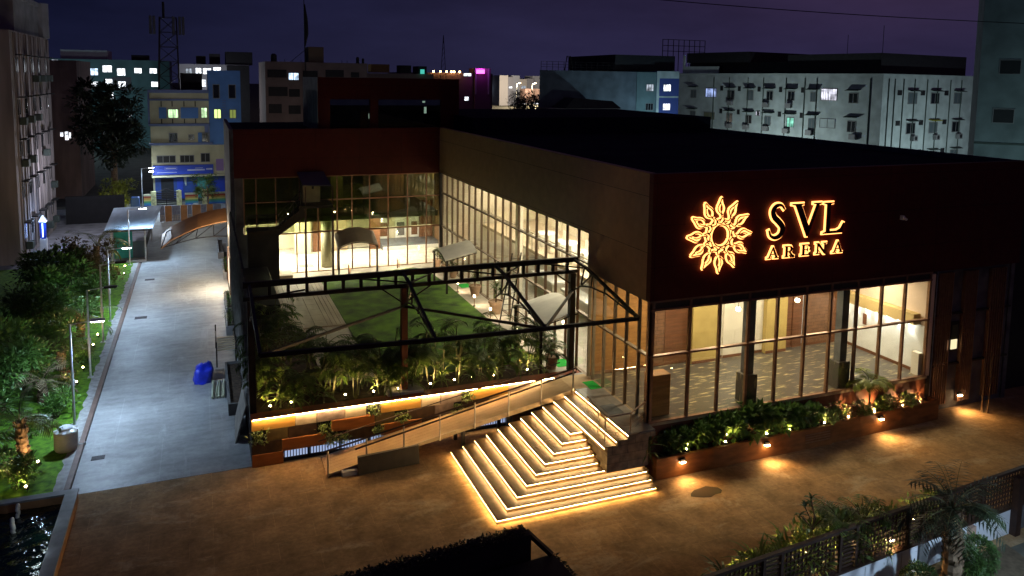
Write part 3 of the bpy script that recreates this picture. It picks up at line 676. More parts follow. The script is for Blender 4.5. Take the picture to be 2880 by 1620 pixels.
def stems_mb(rnd, r, h, n):
    mb = MB()
    for k in range(n):
        a = rnd.random()*6.283
        mb.tube([(0, 0, 0), (math.cos(a)*r*.4, math.sin(a)*r*.4, h*.45), (math.cos(a)*r*.8, math.sin(a)*r*.8, h*.85)], [.02, .014, .006], 5)
    return mb
def palm_proto(name, label, cat, seed, h, nst, nf, L, ll, lw, m):
    rnd = random.Random(seed); t = thing(name, label, cat); sm, lm = MB(), MB()
    for s in range(nst):
        a = rnd.random()*6.283; bx, by = math.cos(a)*.16, math.sin(a)*.16; hh = h*(.5+.5*rnd.random())
        tx, ty = bx*2.6, by*2.6
        sm.tube([(bx, by, 0), (bx*1.7, by*1.7, hh*.5), (tx, ty, hh)], [.03, .024, .016], 6)
        for k in range(nf):
            frond(lm, (tx, ty, hh*(.5+.5*rnd.random())), rnd.random()*6.283, .35+.9*rnd.random(), L*(.7+.4*rnd.random()), 10, ll, lw, 1.0, rnd, sm)
    sm.build('stem', M_stem, t); lm.build('foliage', m, t)
    return t
def shrub_proto(name, label, cat, seed, r, h, n, L, w, m):
    rnd = random.Random(seed); t = thing(name, label, cat)
    stems_mb(rnd, r, h, 6).build('stem', M_stem, t); shrub_mb(rnd, r, h, n, L, w).build('foliage', m, t); return t
def tuft_proto(name, label, cat, seed, n, L, w, m, h=.3):
    rnd = random.Random(seed); t = thing(name, label, cat); mb = MB()
    rosette(mb, (0, 0, h), n, L, w, rnd); rosette(mb, (0, 0, h*.6), n//2, L, w, rnd, 0, .7)
    MB().tube([(0, 0, 0), (0, 0, h)], [.035, .028], 6).build('stem', M_stem, t); mb.build('foliage', m, t); return t
class Kind:
    """places a prototype: the first use moves it, later uses copy it"""
    def __init__(s, make): s.make = make; s.p = None
    def put(s, loc, label, group, rz=0, scale=1.0):
        if s.p is None:
            s.p = s.make(); o = s.p; o.location = loc; o.rotation_euler = (0, 0, rz); o.scale = (scale,)*3; o['label'] = label; o['group'] = group; return o
        return dup(s.p, loc, rz, label, group, None, scale)
rnd = random.Random(11)
# planting pockets in the wall
KP = Kind(lambda: shrub_proto('trailing_plant', 'x', 'plant', 5, .26, .42, 150, .13, .07, M_leafl))
for i, (x, z, lab) in enumerate(((5.74, 1.33, 'leafy plant tuft in the top row of the wall above the orange panel'), (9.42, 1.33, 'narrow leafy tuft in the top row halfway along the wall'), (13.1, 1.33, 'small leafy tuft in the top row nearest the stairs landing'),
        (1.6, .88, 'leafy tuft filling the left end pocket of the cladded wall'), (3.9, .88, 'leafy tuft right beside the upper orange panel, second row of the wall'), (6.82, .88, 'tuft in the second row under the ochre panel'), (9.07, .88, 'small tuft in the second row behind the ramp rail'),
        (4.1, .44, 'trailing tuft low on the wall right of the lower orange panel'), (4.55, .44, 'trailing tuft low on the wall above the cool lit slats'), (5.9, .5, 'thin tuft between two panels just behind the ramp rail'))):
    KP.put((x, 28.46, z), lab, 'tufts growing in the cladded wall', rnd.random()*6, .85 if i not in (3,) else 1.05)

# ================================================================== STEEL CANOPY FRAME
fr = thing('canopy_frame', 'black steel canopy frame of posts, ladder beam and braces', 'frame', (7, 29.05, 1.8))
YP = 29.05
for x, m in ((1.45, M_black), (7.05, mat('rust_steel', (.12, .04, .02), .6, .2, noise=(3, .4))), (14.22, M_black)):
    MB().box(x-.12, x+.12, YP-.12, YP+.12, 1.76, 6.0).build('post', m, fr)
MB().box(6.35, 7.75, YP-.3, YP+.35, 1.76, 1.96).build('footing', M_conc, fr)
MB().box(1.2, 14.45, YP-.09, YP+.09, 6.48, 6.68).box(1.2, 14.45, YP-.07, YP+.07, 6.0, 6.14).build('beam', M_black, fr)
x = 2.1
while x < 14.4: MB().box(x-.055, x+.055, YP-.06, YP+.06, 6.141, 6.479).build('beam_web', M_black, fr); x += .66
YN = 23.75
nodes = [(1.42, 5.80), (6.80, 5.66), (10.65, 5.62), (14.30, 5.60)]
for (xn, zn), xb in zip(nodes, (1.42, 7.0, 10.75, 14.25)):
    top = [(xb, YP-.1, 6.58), (xb-(xb-xn)*.2, 28.0, 6.5), (xb-(xb-xn)*.35, 27.3, 6.36), (xn, YN, zn)]
    bot = [(xb, YP-.12, 5.30), (xb-(xb-xn)*.15, 28.3, 5.62), (xb-(xb-xn)*.3, 27.4, 5.80), (xb-(xb-xn)*.55, 26.1, 5.85), (xn, YN+.1, zn-.03)]
    mb = MB()
    for a, b in zip(top, top[1:]): mb.bar(a, b, .10, .10)
    mb.tube(bot, .035, 6)
    for a, b in ((top[1], bot[1]), (bot[1], top[2]), (top[2], bot[2])): mb.bar(a, b, .05)
    def lerp(a, b, t): return tuple(Vector(a)+(Vector(b)-Vector(a))*t)
    for t in (.3, .6): mb.bar(lerp(top[2], top[3], t), lerp(bot[2], bot[4], t), .045)
    mb.build('cantilever', M_black, fr)
mb = MB()
for (a, za), (b, zb) in zip(nodes, nodes[1:]): mb.bar((a, YN, za-.02), (b, YN, zb-.02), .12, .13)
mb.build('front_beam', M_black, fr)
mb = MB()
for p, q in (((1.42, YN, 5.76), (7.05, YP-.1, 5.30)), ((7.05, YP-.1, 5.28), (10.65, YN, 5.6)), ((10.65, YN, 5.6), (14.2, YP-.1, 5.24))): mb.bar(p, q, .085, .085)
for p, q in (((5.2, YP, 6.5), (7.05, 28.0, 6.45)), ((7.05, 28.0, 6.45), (8.2, YP, 6.5)), ((9.2, YP, 6.5), (10.7, 28.0, 6.45)), ((10.7, 28.0, 6.45), (11.9, YP, 6.5)), ((12.8, YP, 6.5), (14.2, 28.0, 6.45)), ((13.5, YP, 6.0), (14.2, YP, 5.5)), ((6.2, YP, 6.0), (7.0, YP, 5.4)), ((8.1, YP, 6.0), (7.1, YP, 5.4)), ((1.5, YP, 6.05), (3.3, YP-.6, 6.4))): mb.bar(p, q, .05)
mb.build('brace', M_black, fr)

# ================================================================== WALL SIGN
def curve2d(name, polys, z0, ext, offset, m, parent, org):
    """filled outlines on the front fascia: (x,z) points, standing z0 proud of the wall"""
    cu = bpy.data.curves.new(name, 'CURVE'); cu.dimensions = '2D'; cu.fill_mode = 'BOTH'; cu.extrude = ext; cu.offset = offset
    for pl in polys:
        s = cu.splines.new('POLY'); s.points.add(len(pl)-1); s.use_cyclic_u = True
        for p, (x, z) in zip(s.points, pl): p.co = (x, z, 0, 1)
    o = bpy.data.objects.new(name, cu); me = bpy.data.meshes.new_from_object(o); bpy.data.objects.remove(o)
    me.name = name; me.materials.clear(); me.materials.append(m)
    ob = bpy.data.objects.new(name, me); col.objects.link(ob); ob.parent = parent
    ob.rotation_euler = (R(90), 0, 0); ob.location = Vector(org)+Vector((0, -z0, 0))-(parent.location if parent.parent is None else Vector((0, 0, 0)))
    return ob
M_glow = emis('halo_glow', (1, .37, .095), 1.9)
M_letter = mat('bronze_letter', (.045, .012, .008), .4, .3)
def ribbon(pts, ws):
    a, b = [], []
    for k, p in enumerate(pts):
        p0, p1 = Vector(pts[max(0, k-1)]), Vector(pts[min(len(pts)-1, k+1)]); t = (p1-p0).normalized(); n = Vector((-t.y, t.x))
        a.append(tuple(Vector(p)+n*ws[k]/2)); b.append(tuple(Vector(p)-n*ws[k]/2))
    return a+b[::-1]
def cub(p, n=24):
    """smooth polyline through points (Catmull-Rom)"""
    P = [Vector(q) for q in p]; P = [P[0]*2-P[1]]+P+[P[-1]*2-P[-2]]; out = []
    for i in range(1, len(P)-2):
        for k in range(n):
            t = k/n; a, b, c, d = P[i-1:i+3]
            out.append(tuple(.5*((2*b)+(c-a)*t+(2*a-5*b+4*c-d)*t*t+(3*b-a-3*c+d)*t**3)))
    out.append(tuple(P[-2])); return out
def wS():
    c = cub([(.66, 1.02), (.52, 1.17), (.30, 1.16), (.17, .98), (.24, .76), (.44, .58), (.60, .38), (.54, .14), (.32, .03), (.12, .10), (.03, .30)], 8)
    n = len(c); return [ribbon(c, [.06+.15*math.sin(math.pi*min(1, max(0, k/(n-1))))**1.2 for k in range(n)])]
wV = [[(0, 1.2), (.42, 1.2), (.42, 1.16), (.33, 1.14), (.62, .36), (.86, 1.14), (.76, 1.16), (.76, 1.2), (1.06, 1.2), (1.06, 1.16), (.97, 1.13), (.60, -.02), (.55, -.02), (.12, 1.13), (0, 1.16)]]
wL = [[(0, 1.2), (.44, 1.2), (.44, 1.16), (.31, 1.13), (.31, .10), (.62, .10), (.78, .17), (.92, .40), (.97, .38), (.88, 0), (0, 0), (0, .04), (.13, .08), (.13, 1.12), (0, 1.16)]]
wA = [[(.02, 0), (.18, 0), (.18, .03), (.14, .05), (.19, .15), (.36, .15), (.40, .05), (.35, .03), (.35, 0), (.55, 0), (.55, .03), (.51, .05), (.31, .47), (.27, .47), (.08, .05), (.02, .03)], [(.20, .19), (.34, .19), (.27, .36)]]
wR = [[(0, 0), (.20, 0), (.20, .03), (.155, .05), (.155, .20), (.20, .20), (.36, 0), (.50, 0), (.50, .03), (.44, .05), (.30, .21), (.38, .27), (.39, .36), (.34, .43), (.24, .45), (0, .45), (0, .42), (.05, .40), (.05, .05), (0, .03)], [(.155, .24), (.155, .41), (.22, .41), (.28, .37), (.28, .28), (.22, .24)]]
wE = [[(0, 0), (.40, 0), (.43, .13), (.40, .13), (.34, .05), (.155, .05), (.155, .21), (.28, .21), (.30, .16), (.33, .16), (.33, .31), (.30, .31), (.28, .25), (.155, .25), (.155, .40), (.32, .40), (.37, .34), (.40, .34), (.38, .45), (0, .45), (0, .42), (.05, .40), (.05, .05), (0, .03)]]
wN = [[(0, 0), (.17, 0), (.17, .03), (.115, .05), (.115, .33), (.42, -.02), (.46, -.02), (.46, .40), (.53, .42), (.53, .45), (.34, .45), (.34, .42), (.40, .40), (.40, .14), (.15, .45), (0, .45), (0, .42), (.055, .40), (.055, .05), (0, .03)]]
YF = 23.28
def letters(name, label, items):
    t = thing(name, label, 'sign', (items[0][1], YF, items[0][2]))
    for polys, x, z, sx, sz in items:
        P = [[(a*sx, b*sz) for a, b in pl] for pl in polys]; g = min(sx, sz)
        big = sx > .9
        o = curve2d('letter', P, .13 if big else .085, .015, 0, M_letter, t, (x, YF, z))
        h = curve2d('halo', P, .07 if big else .05, .014, .050 if big else .02, M_glow, t, (x, YF, z))
    return t
letters('wall_lettering', 'large halo lit serif letters SVL on the maroon fascia', [(wS(), 19.36, 8.26, 1.08, 1.06), (wV, 20.42, 8.27, 1.34, 1.05), (wL, 21.95, 8.30, 1.08, 1.01)])
letters('wall_lettering', 'small halo lit serif letters ARENA under the large letters', [(wA, 19.36, 7.51, .95, .92), (wR, 20.16, 7.51, .98, .95), (wE, 20.96, 7.52, .95, .95), (wN, 21.66, 7.53, 1.0, .95), (wA, 22.47, 7.52, .95, .95)])
sun = thing('sun_emblem', 'halo lit sun emblem with twelve flame rays on the maroon fascia', 'emblem', (17.25, YF, 8.52))
SX, SZ = 17.25, 8.52
def onwall(pts, d): return [(SX+x, YF-d, SZ+z) for x, z in pts]
ring = [(.37*math.cos(a*math.pi/16), .40*math.sin(a*math.pi/16)) for a in range(33)]
MB().tube(onwall(ring, .15), .024, 6, False).build('ring', M_letter, sun)
MB().tube(onwall([(x*.97, z*.97) for x, z in ring], .06), .048, 6, False).build('halo', M_glow, sun)
ray = cub([(-.05, .47), (-.13, .49), (-.13, .58), (-.03, .61), (.045, .67), (.01, .79), (-.105, .91), (-.13, 1.04), (-.05, 1.20), (.06, 1.40), (.115, 1.22), (.185, 1.06), (.18, .92), (.11, .80)], 5)
hook = cub([(-.05, .47), (.03, .455), (.085, .50), (.135, .60), (.10, .72)], 5)
mid = cub([(.025, 1.16), (-.02, 1.02), (.0, .90), (.06, .78)], 5)
for k in range(12):
    a = -k*math.pi/6+R(2)
    def rot(p): return (p[0]*math.cos(a)-p[1]*math.sin(a), (p[0]*math.sin(a)+p[1]*math.cos(a))*.985)
    pr = [rot(p) for p in ray]; hk = [rot(p) for p in hook]; md_ = [rot(p) for p in mid]
    o = MB().tube(onwall(pr, .125), .022, 5).tube(onwall(hk, .125), .022, 5).tube(onwall(md_, .125), .018, 5).build('ray', M_letter, sun)
    MB().tube(onwall(pr, .055), .058, 6).tube(onwall(hk, .055), .044, 6).tube(onwall(md_, .055), .04, 6).build('halo', M_glow, o)
cv = MB().bbox(26.0, 26.12, 23.1, 23.28, 8.62, 8.8).tube([(26.06, 23.1, 8.71), (26.06, 22.98, 8.66)], .05, 8); tag(cv.build('security_camera', M_white), 'small white camera high on the dark fascia right of the letters', 'camera')

# ================================================================== COURTYARD
KA = [Kind(lambda s=s, h=h, n=n: palm_proto('bamboo_palm', 'x', 'palm', s, h, n, 6, 1.0, .36, .08, M_leaf)) for s, h, n in ((21, 2.0, 3), (22, 2.4, 3), (23, 1.4, 4))]
bed = [(2.15, 29.5, 1), (2.7, 30.2, 0), (3.35, 29.35, 2), (3.7, 30.0, 1), (4.3, 29.6, 0), (4.75, 30.25, 2), (5.2, 29.5, 0), (5.75, 30.1, 1), (6.2, 29.45, 2), (6.6, 30.2, 0), (7.45, 29.6, 2), (7.9, 30.15, 1), (8.3, 29.5, 2), (8.85, 30.0, 0),
       (9.3, 29.5, 1), (9.8, 30.1, 2), (10.2, 29.45, 0), (10.8, 29.95, 1), (11.2, 29.5, 1), (11.7, 29.9, 0), (12.2, 29.45, 1), (12.7, 29.9, 2), (13.05, 29.4, 1)]
for i, (x, y, k) in enumerate(bed):
    row = 'front' if y < 29.75 else 'back'
    KA[k].put((x, y, 1.77), f'slender {("bushy","tall","low")[k]} bamboo palm, {ORD[i]} from the left in the bed along the cladded wall', 'bamboo palms in the bed along the cladded wall', rnd.random()*6.28, .85+.3*rnd.random())
side_p = sorted([(2.2, 31.6, 0), (2.9, 32.6, 1), (2.1, 33.6, 0), (3.0, 34.8, 1), (2.2, 35.8, 1), (2.7, 36.9, 0), (4.2, 31.3, 1), (5.3, 31.2, 2)], key=lambda q: q[1])
for i, (x, y, k) in enumerate(side_p):
    KA[k].put((x, y, 1.77), f'dim bamboo palm, {ORD[i]} nearest in the dark bed at the left of the courtyard', 'bamboo palms in the left bed', rnd.random()*6.28, .9+.3*rnd.random())
KT = Kind(lambda: tuft_proto('strap_leaf_plant', 'x', 'plant', 31, 22, .75, .07, M_leafl, .45))
for i, (x, y, s) in enumerate(((2.45, 29.3, 1.1), (2.9, 29.2, 1.0), (4.0, 29.2, .9), (6.5, 29.2, 1.15), (7.4, 29.15, 1), (8.6, 29.2, .9), (9.9, 29.25, .9), (11.0, 29.25, 1.0), (12.0, 29.2, .9), (12.85, 29.2, .8))):
    KT.put((x, y, 1.77), f'strap leaved plant lit from below, {ORD[i]} from the left along the wall coping', 'strap leaved plants behind the coping', rnd.random()*6, s)
def spotlight(tilt=(0, .4, 1), e=75):
    t = thing('garden_spotlight', 'x', 'spotlight')
    MB().tube([(0, 0, 0), (0, 0, .12)], .012, 5).build('stake', M_black, t)
    d = Vector(tilt).normalized()
    MB().tube([tuple(Vector((0, 0, .12))-d*.05), tuple(Vector((0, 0, .12))+d*.07)], [.045, .055], 10).build('housing', M_black, t)
    MB().ball(tuple(Vector((0, 0, .12))+d*.085), .036, 10, 6).build('lens', M_bulb, t)
    lamp('beam', 'SPOT', tuple(Vector((0, 0, .12))+d*.14), e, WARM, t, .03, aim(d), R(150), .6)
    return t
KS = Kind(spotlight)
for i, (x, y) in enumerate(((2.81, 29.08), (4.8, 29.12), (5.86, 29.06), (6.78, 29.0), (8.12, 29.05), (9.13, 29.12), (9.9, 29.2), (10.81, 29.06), (12.3, 29.15), (2.05, 28.98))):
    KS.put((x, y, 1.8), f'small warm garden spotlight, {ORD[i] if i < 9 else "tenth, dim one"} along the foot of the bamboo palms' if i < 9 else 'small warm garden spotlight in the left front corner of the bed', 'spotlights at the foot of the bamboo palms', rnd.random()*.6-.3, 1)
# path bollards
def bollard():
    t = thing('bollard_light', 'x', 'path light')
    MB().box(-.06, .06, -.06, .06, 0, .03).build('base', M_black, t)
    MB().tube([(0, 0, .03), (0, 0, .48)], .022, 6).build('stem', M_frame, t)
    MB().lathe([(.03, .48), (.055, .50), (.06, .60), (.03, .62)], (0, 0, 0), 10).build('lamp_head', emis('bollard_glow', (1, .80, .5), 10), t)
    lamp('beam', 'POINT', (0, 0, .70), 9, WARM2, t, .05)
    lamp('beam', 'SPOT', (.08, 0, .5), 22, WARM2, t, .05, aim((.5, 0, -1)), R(120), .7)
    return t
KB = Kind(bollard)
for i, (x, y, lab) in enumerate(((13.42, 42.3, 'path bollard light beside the green mat at the lawn edge'), (13.4, 39.3, 'path bollard light at the lawn edge between the two potted plants'), (13.42, 36.8, 'path bollard light at the lawn edge nearest the cantilever braces'),
        (13.6, 47.9, 'path bollard light behind the ladder beam by the inner corner'), (13.4, 33.2, 'path bollard light at the lawn edge half hidden by bamboo palms'))):
    KB.put((x, y, 1.8), lab, 'bollard lights along the lawn edge', 0)
def frame_lamp():
    t = thing('frame_light', 'x', 'path light')
    mb = MB()
    for sx in (-.11, .11): mb.box(sx-.012, sx+.012, -.03, .03, 0, .62)
    mb.box(-.122, .122, -.03, .03, .62, .65); mb.build('frame', M_frame, t)
    MB().box(-.09, .09, -.015, .015, .585, .615).build('led_strip', emis('bollard_glow', (1, .80, .5), 10), t)
    lamp('beam', 'SPOT', (0, 0, .56), 30, WARM2, t, .05, (0, 0, 0), R(140), .6)
    return t
KF = Kind(frame_lamp)
KF.put((8.28, 48.4, 1.8), 'rectangular frame path light in front of the arched porch', 'frame path lights before the rear glass', R(60))
KF.put((11.5, 48.95, 1.84), 'rectangular frame path light at the far edge of the lawn', 'frame path lights before the rear glass', R(50))
# potted plants
M_pot = mat('terracotta_pot', (.38, .25, .16), .75, noise=(5, .2))
def potted():
    t = thing('potted_plant', 'x', 'potted plant'); r2 = random.Random(8)
    MB().lathe([(.19, 0), (.27, .42), (.31, .44), (.31, .52), (.27, .52), (.25, .46), (.001, .46)], (0, 0, 0), 18).build('pot', M_pot, t, False)
    MB().tube([(0, 0, .45), (.03, 0, .8), (0, .02, 1.1)], [.03, .02, .012], 5).tube([(0, 0, .6), (.12, .1, .95)], .012, 5).tube([(0, 0, .6), (-.13, .05, .98)], .012, 5).build('stem', M_bark, t)
    mb = MB()
    for q, n in (((0, .02, 1.1), 14), ((.12, .1, .95), 10), ((-.13, .05, .98), 10), ((0, 0, .8), 8)): rosette(mb, q, n, .42, .06, r2, .1, 1.3)
    mb.build('foliage', M_leaf, t); return t
KPt = Kind(potted)
for i, (x, y, s, lab) in enumerate(((14.0, 48.6, 1.0, 'potted plant in the inner corner behind the white porch roof'), (14.05, 46.9, .95, 'potted plant just in front of the white porch by the inner corner'), (14.15, 45.6, .95, 'small potted plant behind the ladder beam near the white porch'),
        (14.12, 41.3, 1.15, 'potted plant just past the green mat on the glazed side path'), (14.05, 37.7, 1.3, 'largest potted plant with bushy leaves beside the ladder'))):
    KPt.put((x, y, 1.8), lab, 'terracotta potted plants along the glass', i*1.3, s)
KPt.put((13.55, 29.5, 1.8), 'dark bushy potted plant at the right end of the cladded wall bed', 'terracotta potted plants along the glass', 2, 1.05)
for c in ((14.22, 43.5), (14.2, 29.9)):
    o = MB().bbox(c[0]-.33, c[0]+.33, c[1]-.42, c[1]+.42, 1.803, 1.82, .006).build('door_mat', M_green)
    tag(o, 'bright green door mat on the side path beside the glass' if c[1] > 40 else 'green door mat under the nearest porch, mostly hidden by plants', 'mat', 'green door mats')
# arched entrance porches
def porch(name, label, loc, along, w, dep, zt, m_roof, rise=.4):
    """curved sheet roof on posts; along='x' means its width runs along x"""
    t = thing('entrance_porch', label, 'porch', (*loc, 1.8), 'arched entrance porches')
    def P(u, v, z): return (loc[0]+u, loc[1]+v, z) if along == 'x' else (loc[0]+v, loc[1]+u, z)
    n = 8; up = []; dnn = []
    mb = MB()
    def zz(k): return zt+.34*math.sin(math.pi*k/n)
    for k in range(n):
        u0, u1 = -w/2+w*k/n, -w/2+w*(k+1)/n
        b = [P(u0, 0, zz(k)), P(u1, 0, zz(k+1)), P(u1, dep, zz(k+1)+rise), P(u0, dep, zz(k)+rise)]
        if along != 'x': b = b[::-1]
        mb.hexa(b, [(x, y, z+.05) for x, y, z in b])
    mb.build('roof_sheet', m_roof, t)
    mb = MB()
    for v in (0.02, dep-.05):
        mb.tube([P(-w/2+w*k/n, v, zz(k)-.05+rise*v/dep) for k in range(n+1)], .03, 5)
        mb.tube([P(-w/2, v, zt-.05+rise*v/dep), P(w/2, v, zt-.05+rise*v/dep)], .025, 5)
    for u in (-w/2, 0, w/2): mb.tube([P(u, 0, zz(0 if u else n//2)-.04), P(u, dep, zz(0 if u else n//2)+rise-.05)], .025, 5)
    mb.build('roof_frame', M_black, t)
    for u in (-w/2+.06, w/2-.06):
        x, y, _ = P(u, .12, 0)
        MB().box(x-.05, x+.05, y-.05, y+.05, 1.8, zt-.03).build('post', M_black, t)
    return t
M_tens = mat('pale_roof_sheet', (.66, .64, .58), .5, noise=(2, .08)); M_tens2 = mat('tan_roof_sheet', (.26, .21, .15), .6, noise=(2, .1))
porch('p', 'dark tan arched porch roof against the rear glass wall', (8.85, 48.35), 'x', 2.5, 1.5, 3.50, M_tens2, .62)
porch('p', 'white arched porch roof on the glazed side nearer the inner corner', (12.55, 43.3), 'y', 2.7, 1.9, 3.75, M_tens)
porch('p', 'white arched porch roof on the glazed side nearest the camera', (12.75, 30.55), 'y', 3.0, 1.75, 3.85, M_tens)
# ladder leaning on the glazing side
ld = thing('ladder', 'tall dark ladder leaning behind the canopy cantilever', 'ladder', (13.9, 36.2, 1.8))
a0, a1 = Vector((13.75, 36.3, 1.8)), Vector((13.95, 35.2, 5.55)); b0, b1 = Vector((14.3, 36.3, 1.8)), Vector((14.42, 35.2, 5.55))
MB().bar(a0, a1, .05).bar(b0, b1, .05).build('side_rail', M_black, ld)
mb = MB()
for k in range(1, 12): t = k/12; mb.tube([tuple(a0.lerp(a1, t)), tuple(b0.lerp(b1, t))], .016, 5)
mb.build('rung', M_black, ld)
# fire escape at the left of the rear glass
fe = thing('fire_escape', 'dark outside staircase and landing at the left of the courtyard', 'stairs', (4, 48, 1.8))
MB().box(2.25, 4.05, 46.9, 48.3, 4.95, 5.12).build('landing', M_black, fe); MB().box(5.2, 7.2, 47.4, 49.6, 6.22, 6.38).build('landing', M_black, fe)
mb = MB(); n = 8
for k in range(n):
    t0, t1 = k/n, (k+1)/n; x0, x1 = 4.05+(5.3-4.05)*t0, 4.05+(5.3-4.05)*t1; z = 4.98+(6.30-4.98)*t1
    mb.box(x0, x1+.05, 47.5, 48.3, z-.045, z)
mb.build('step', M_black, fe)
MB().hexa([(3.95, 47.46, 4.62), (5.5, 47.46, 5.72), (5.5, 47.50, 5.72), (3.95, 47.50, 4.62)], [(3.95, 47.46, 5.1), (5.5, 47.46, 6.38), (5.5, 47.50, 6.38), (3.95, 47.50, 5.1)]).hexa([(3.95, 48.3, 4.62), (5.5, 48.3, 5.72), (5.5, 48.34, 5.72), (3.95, 48.34, 4.62)], [(3.95, 48.3, 5.1), (5.5, 48.3, 6.38), (5.5, 48.34, 6.38), (3.95, 48.34, 5.1)]).build('stringer', M_black, fe)
mb = MB()
for h in (.3, .6, .92): mb.tube([(2.25, 46.92, 5.12+h), (4.0, 46.92, 5.12+h), (5.3, 47.45, 6.38+h)], .02, 5)
for x in (2.25, 2.85, 3.4, 4.0): mb.tube([(x, 46.92, 5.1), (x, 46.92, 6.04)], .022, 5)
for t in (.33, .66, 1): mb.tube([(4+1.3*t, 46.92+.53*t, 5.1+1.26*t), (4+1.3*t, 46.92+.53*t, 6.04+1.26*t)], .022, 5)
mb.build('railing', M_black, fe)
MB().box(2.3, 4.03, 47.3, 48.25, 1.8, 4.94).build('enclosure', M_dark, fe)
MB().box(5.58, 6.62, 48.8, 49.4, 6.385, 7.55).build('doorway', mat('olive_door', (.30, .27, .15), .7, noise=(2, .15)), fe)
MB().box(6.12, 6.24, 48.76, 48.80, 7.2, 7.42).build('vent', M_black, fe)
MB().hexa([(5.45, 47.5, 7.56), (7.1, 47.5, 7.5), (6.95, 49.6, 8.1), (5.35, 49.6, 8.1)], [(5.45, 47.5, 7.62), (7.1, 47.5, 7.56), (6.95, 49.6, 8.16), (5.35, 49.6, 8.16)]).build('hood', mat('grey_hood', (.10, .10, .12), .6), fe)
for x, y in ((5.59, 47.6), (7.18, 47.6)): MB().box(x-.06, x+.06, y-.06, y+.06, 1.8, 6.22).box(x-.035, x+.035, y-.035, y+.035, 6.385, 7.5).build('post', mat('maroon_post', (.05, .02, .015), .5), fe)
# dark screen along the drive side of the courtyard
ss = thing('side_screen', 'dark vertical screen wall along the left edge of the courtyard', 'screen', (1.5, 40, 0))
MB().box(1.42, 1.50, 29.3, 49.6, 0, 5.9).build('panel', M_dark, ss)
mb = MB(); y = 29.6
while y < 49.6: mb.box(1.36, 1.415, y, y+.10, 0, 6.0); y += 1.45
mb.build('rib', mat('grey_rib', (.16, .15, .13), .7, noise=(3, .3)), ss)
bx_ = MB().bbox(1.75, 3.3, 38.4, 46.6, 1.8, 3.1, .05); tag(bx_.build('storage_chest', M_dark), 'long black storage chest beside the timber deck', 'chest')
pb = MB().bbox(3.9, 4.85, 47.9, 49.6, 1.78, 2.15, .03); tag(pb.build('planter_box', M_lgr), 'pale stone planter ledge at the left end of the rear glass', 'planter')

# ================================================================== FRONT PLANTER
fp = thing('front_planter', 'long low rust brown planter box below the hall glass', 'planter', (21.5, 22.9, 0))
M_rust = mat('rust_panel', (.24, .095, .03), .55, noise=((1.5, 4, 5), .35), spec=.3, bump=(20, .15))
MB().hexa([(14.55, 22.62, 0), (22.55, 22.66, 0), (22.55, 22.78, 0), (14.55, 22.74, 0)], [(14.55, 22.62, .78), (22.55, 22.66, .78), (22.55, 22.78, .78), (14.55, 22.74, .78)]).hexa([(22.552, 22.72, 0), (28.5, 22.88, 0), (28.5, 23.0, 0), (22.552, 22.84, 0)], [(22.552, 22.72, .82), (28.5, 22.88, .84), (28.5, 23.0, .84), (22.552, 22.84, .82)]).box(28.38, 28.5, 23.005, 23.36, 0, .84).box(14.55, 14.64, 22.745, 23.28, 0, .78).build('side_panel', M_rust, fp)
mb = MB()
for k in range(4): mb.box(21.2, 22.4, 22.625, 22.645, .25+k*.1, .29+k*.1)
mb.build('vent', M_frame, fp)
MB().poly([(14.66, 22.76, .62), (22.5, 22.79, .62), (28.36, 23.0, .66), (28.36, 23.32, .66), (14.66, 23.30, .62)]).build('soil', M_soil, fp)
MB().poly([(25.6, 22.96, .70), (28.34, 23.04, .70), (28.34, 23.2, .70), (25.6, 23.1, .70)]).build('gravel', mat('pale_gravel', (.35, .32, .26), .9, noise=(25, .5), bump=(40, 1)), fp)
def wall_lamp():
    t = thing('wall_lamp', 'x', 'wall lamp')
    MB().box(-.10, .10, -.10, 0, -.05, .07).build('housing', M_black, t)
    MB().box(-.085, .085, -.135, -.10, -.075, -.03).box(-.085, .085, -.09, -.01, -.075, -.051).build('lens', emis('wall_lamp_glow', (1, .66, .34), 40), t)
    lamp('beam', 'SPOT', (0, -.13, -.12), 95, (1, .58, .22), t, .16, aim((0, -1.7, -1)), R(130), 1.0)
    return t
KW = Kind(wall_lamp)
for i, (x, y, z, lab) in enumerate(((15.57, 22.61, .60, 'lit wall lamp on the rust planter nearest the stairs'), (19.3, 22.63, .60, 'lit wall lamp at the middle of the rust planter'), (25.1, 22.77, .66, 'lit wall lamp toward the right end of the rust planter'), (30.35, 23.44, .66, 'lit wall lamp on the dark annexe facade'))):
    KW.put((x, y, z), lab, 'lit wall lamps along the hall front', 0)
KL = Kind(lambda: shrub_proto('broadleaf_shrub', 'x', 'shrub', 41, .36, 1.0, 260, .27, .18, leafmat('broad_leaf', (.06, .14, .03), (.14, .24, .05))))
KL2 = Kind(lambda: shrub_proto('bushy_shrub', 'x', 'shrub', 42, .42, .6, 420, .13, .07, M_leafl))
KC = Kind(lambda: shrub_proto('croton_shrub', 'x', 'shrub', 43, .35, .5, 260, .17, .05, M_leafr))
for i, (x, y, s) in enumerate(((15.3, 23.05, .85), (15.95, 23.08, .9), (16.7, 23.05, 1.0), (17.4, 23.08, 1.05), (18.2, 23.05, 1.1), (18.9, 23.08, 1.35), (19.75, 23.05, 1.05), (20.35, 23.08, 1.1), (21.1, 23.05, 1.0), (21.8, 23.08, .95))):
    KL.put((x, y, .6), f'dark broadleaf shrub, {ORD[i]} from the stairs in the rust planter', 'broadleaf shrubs in the front planter', rnd.random()*6, s)
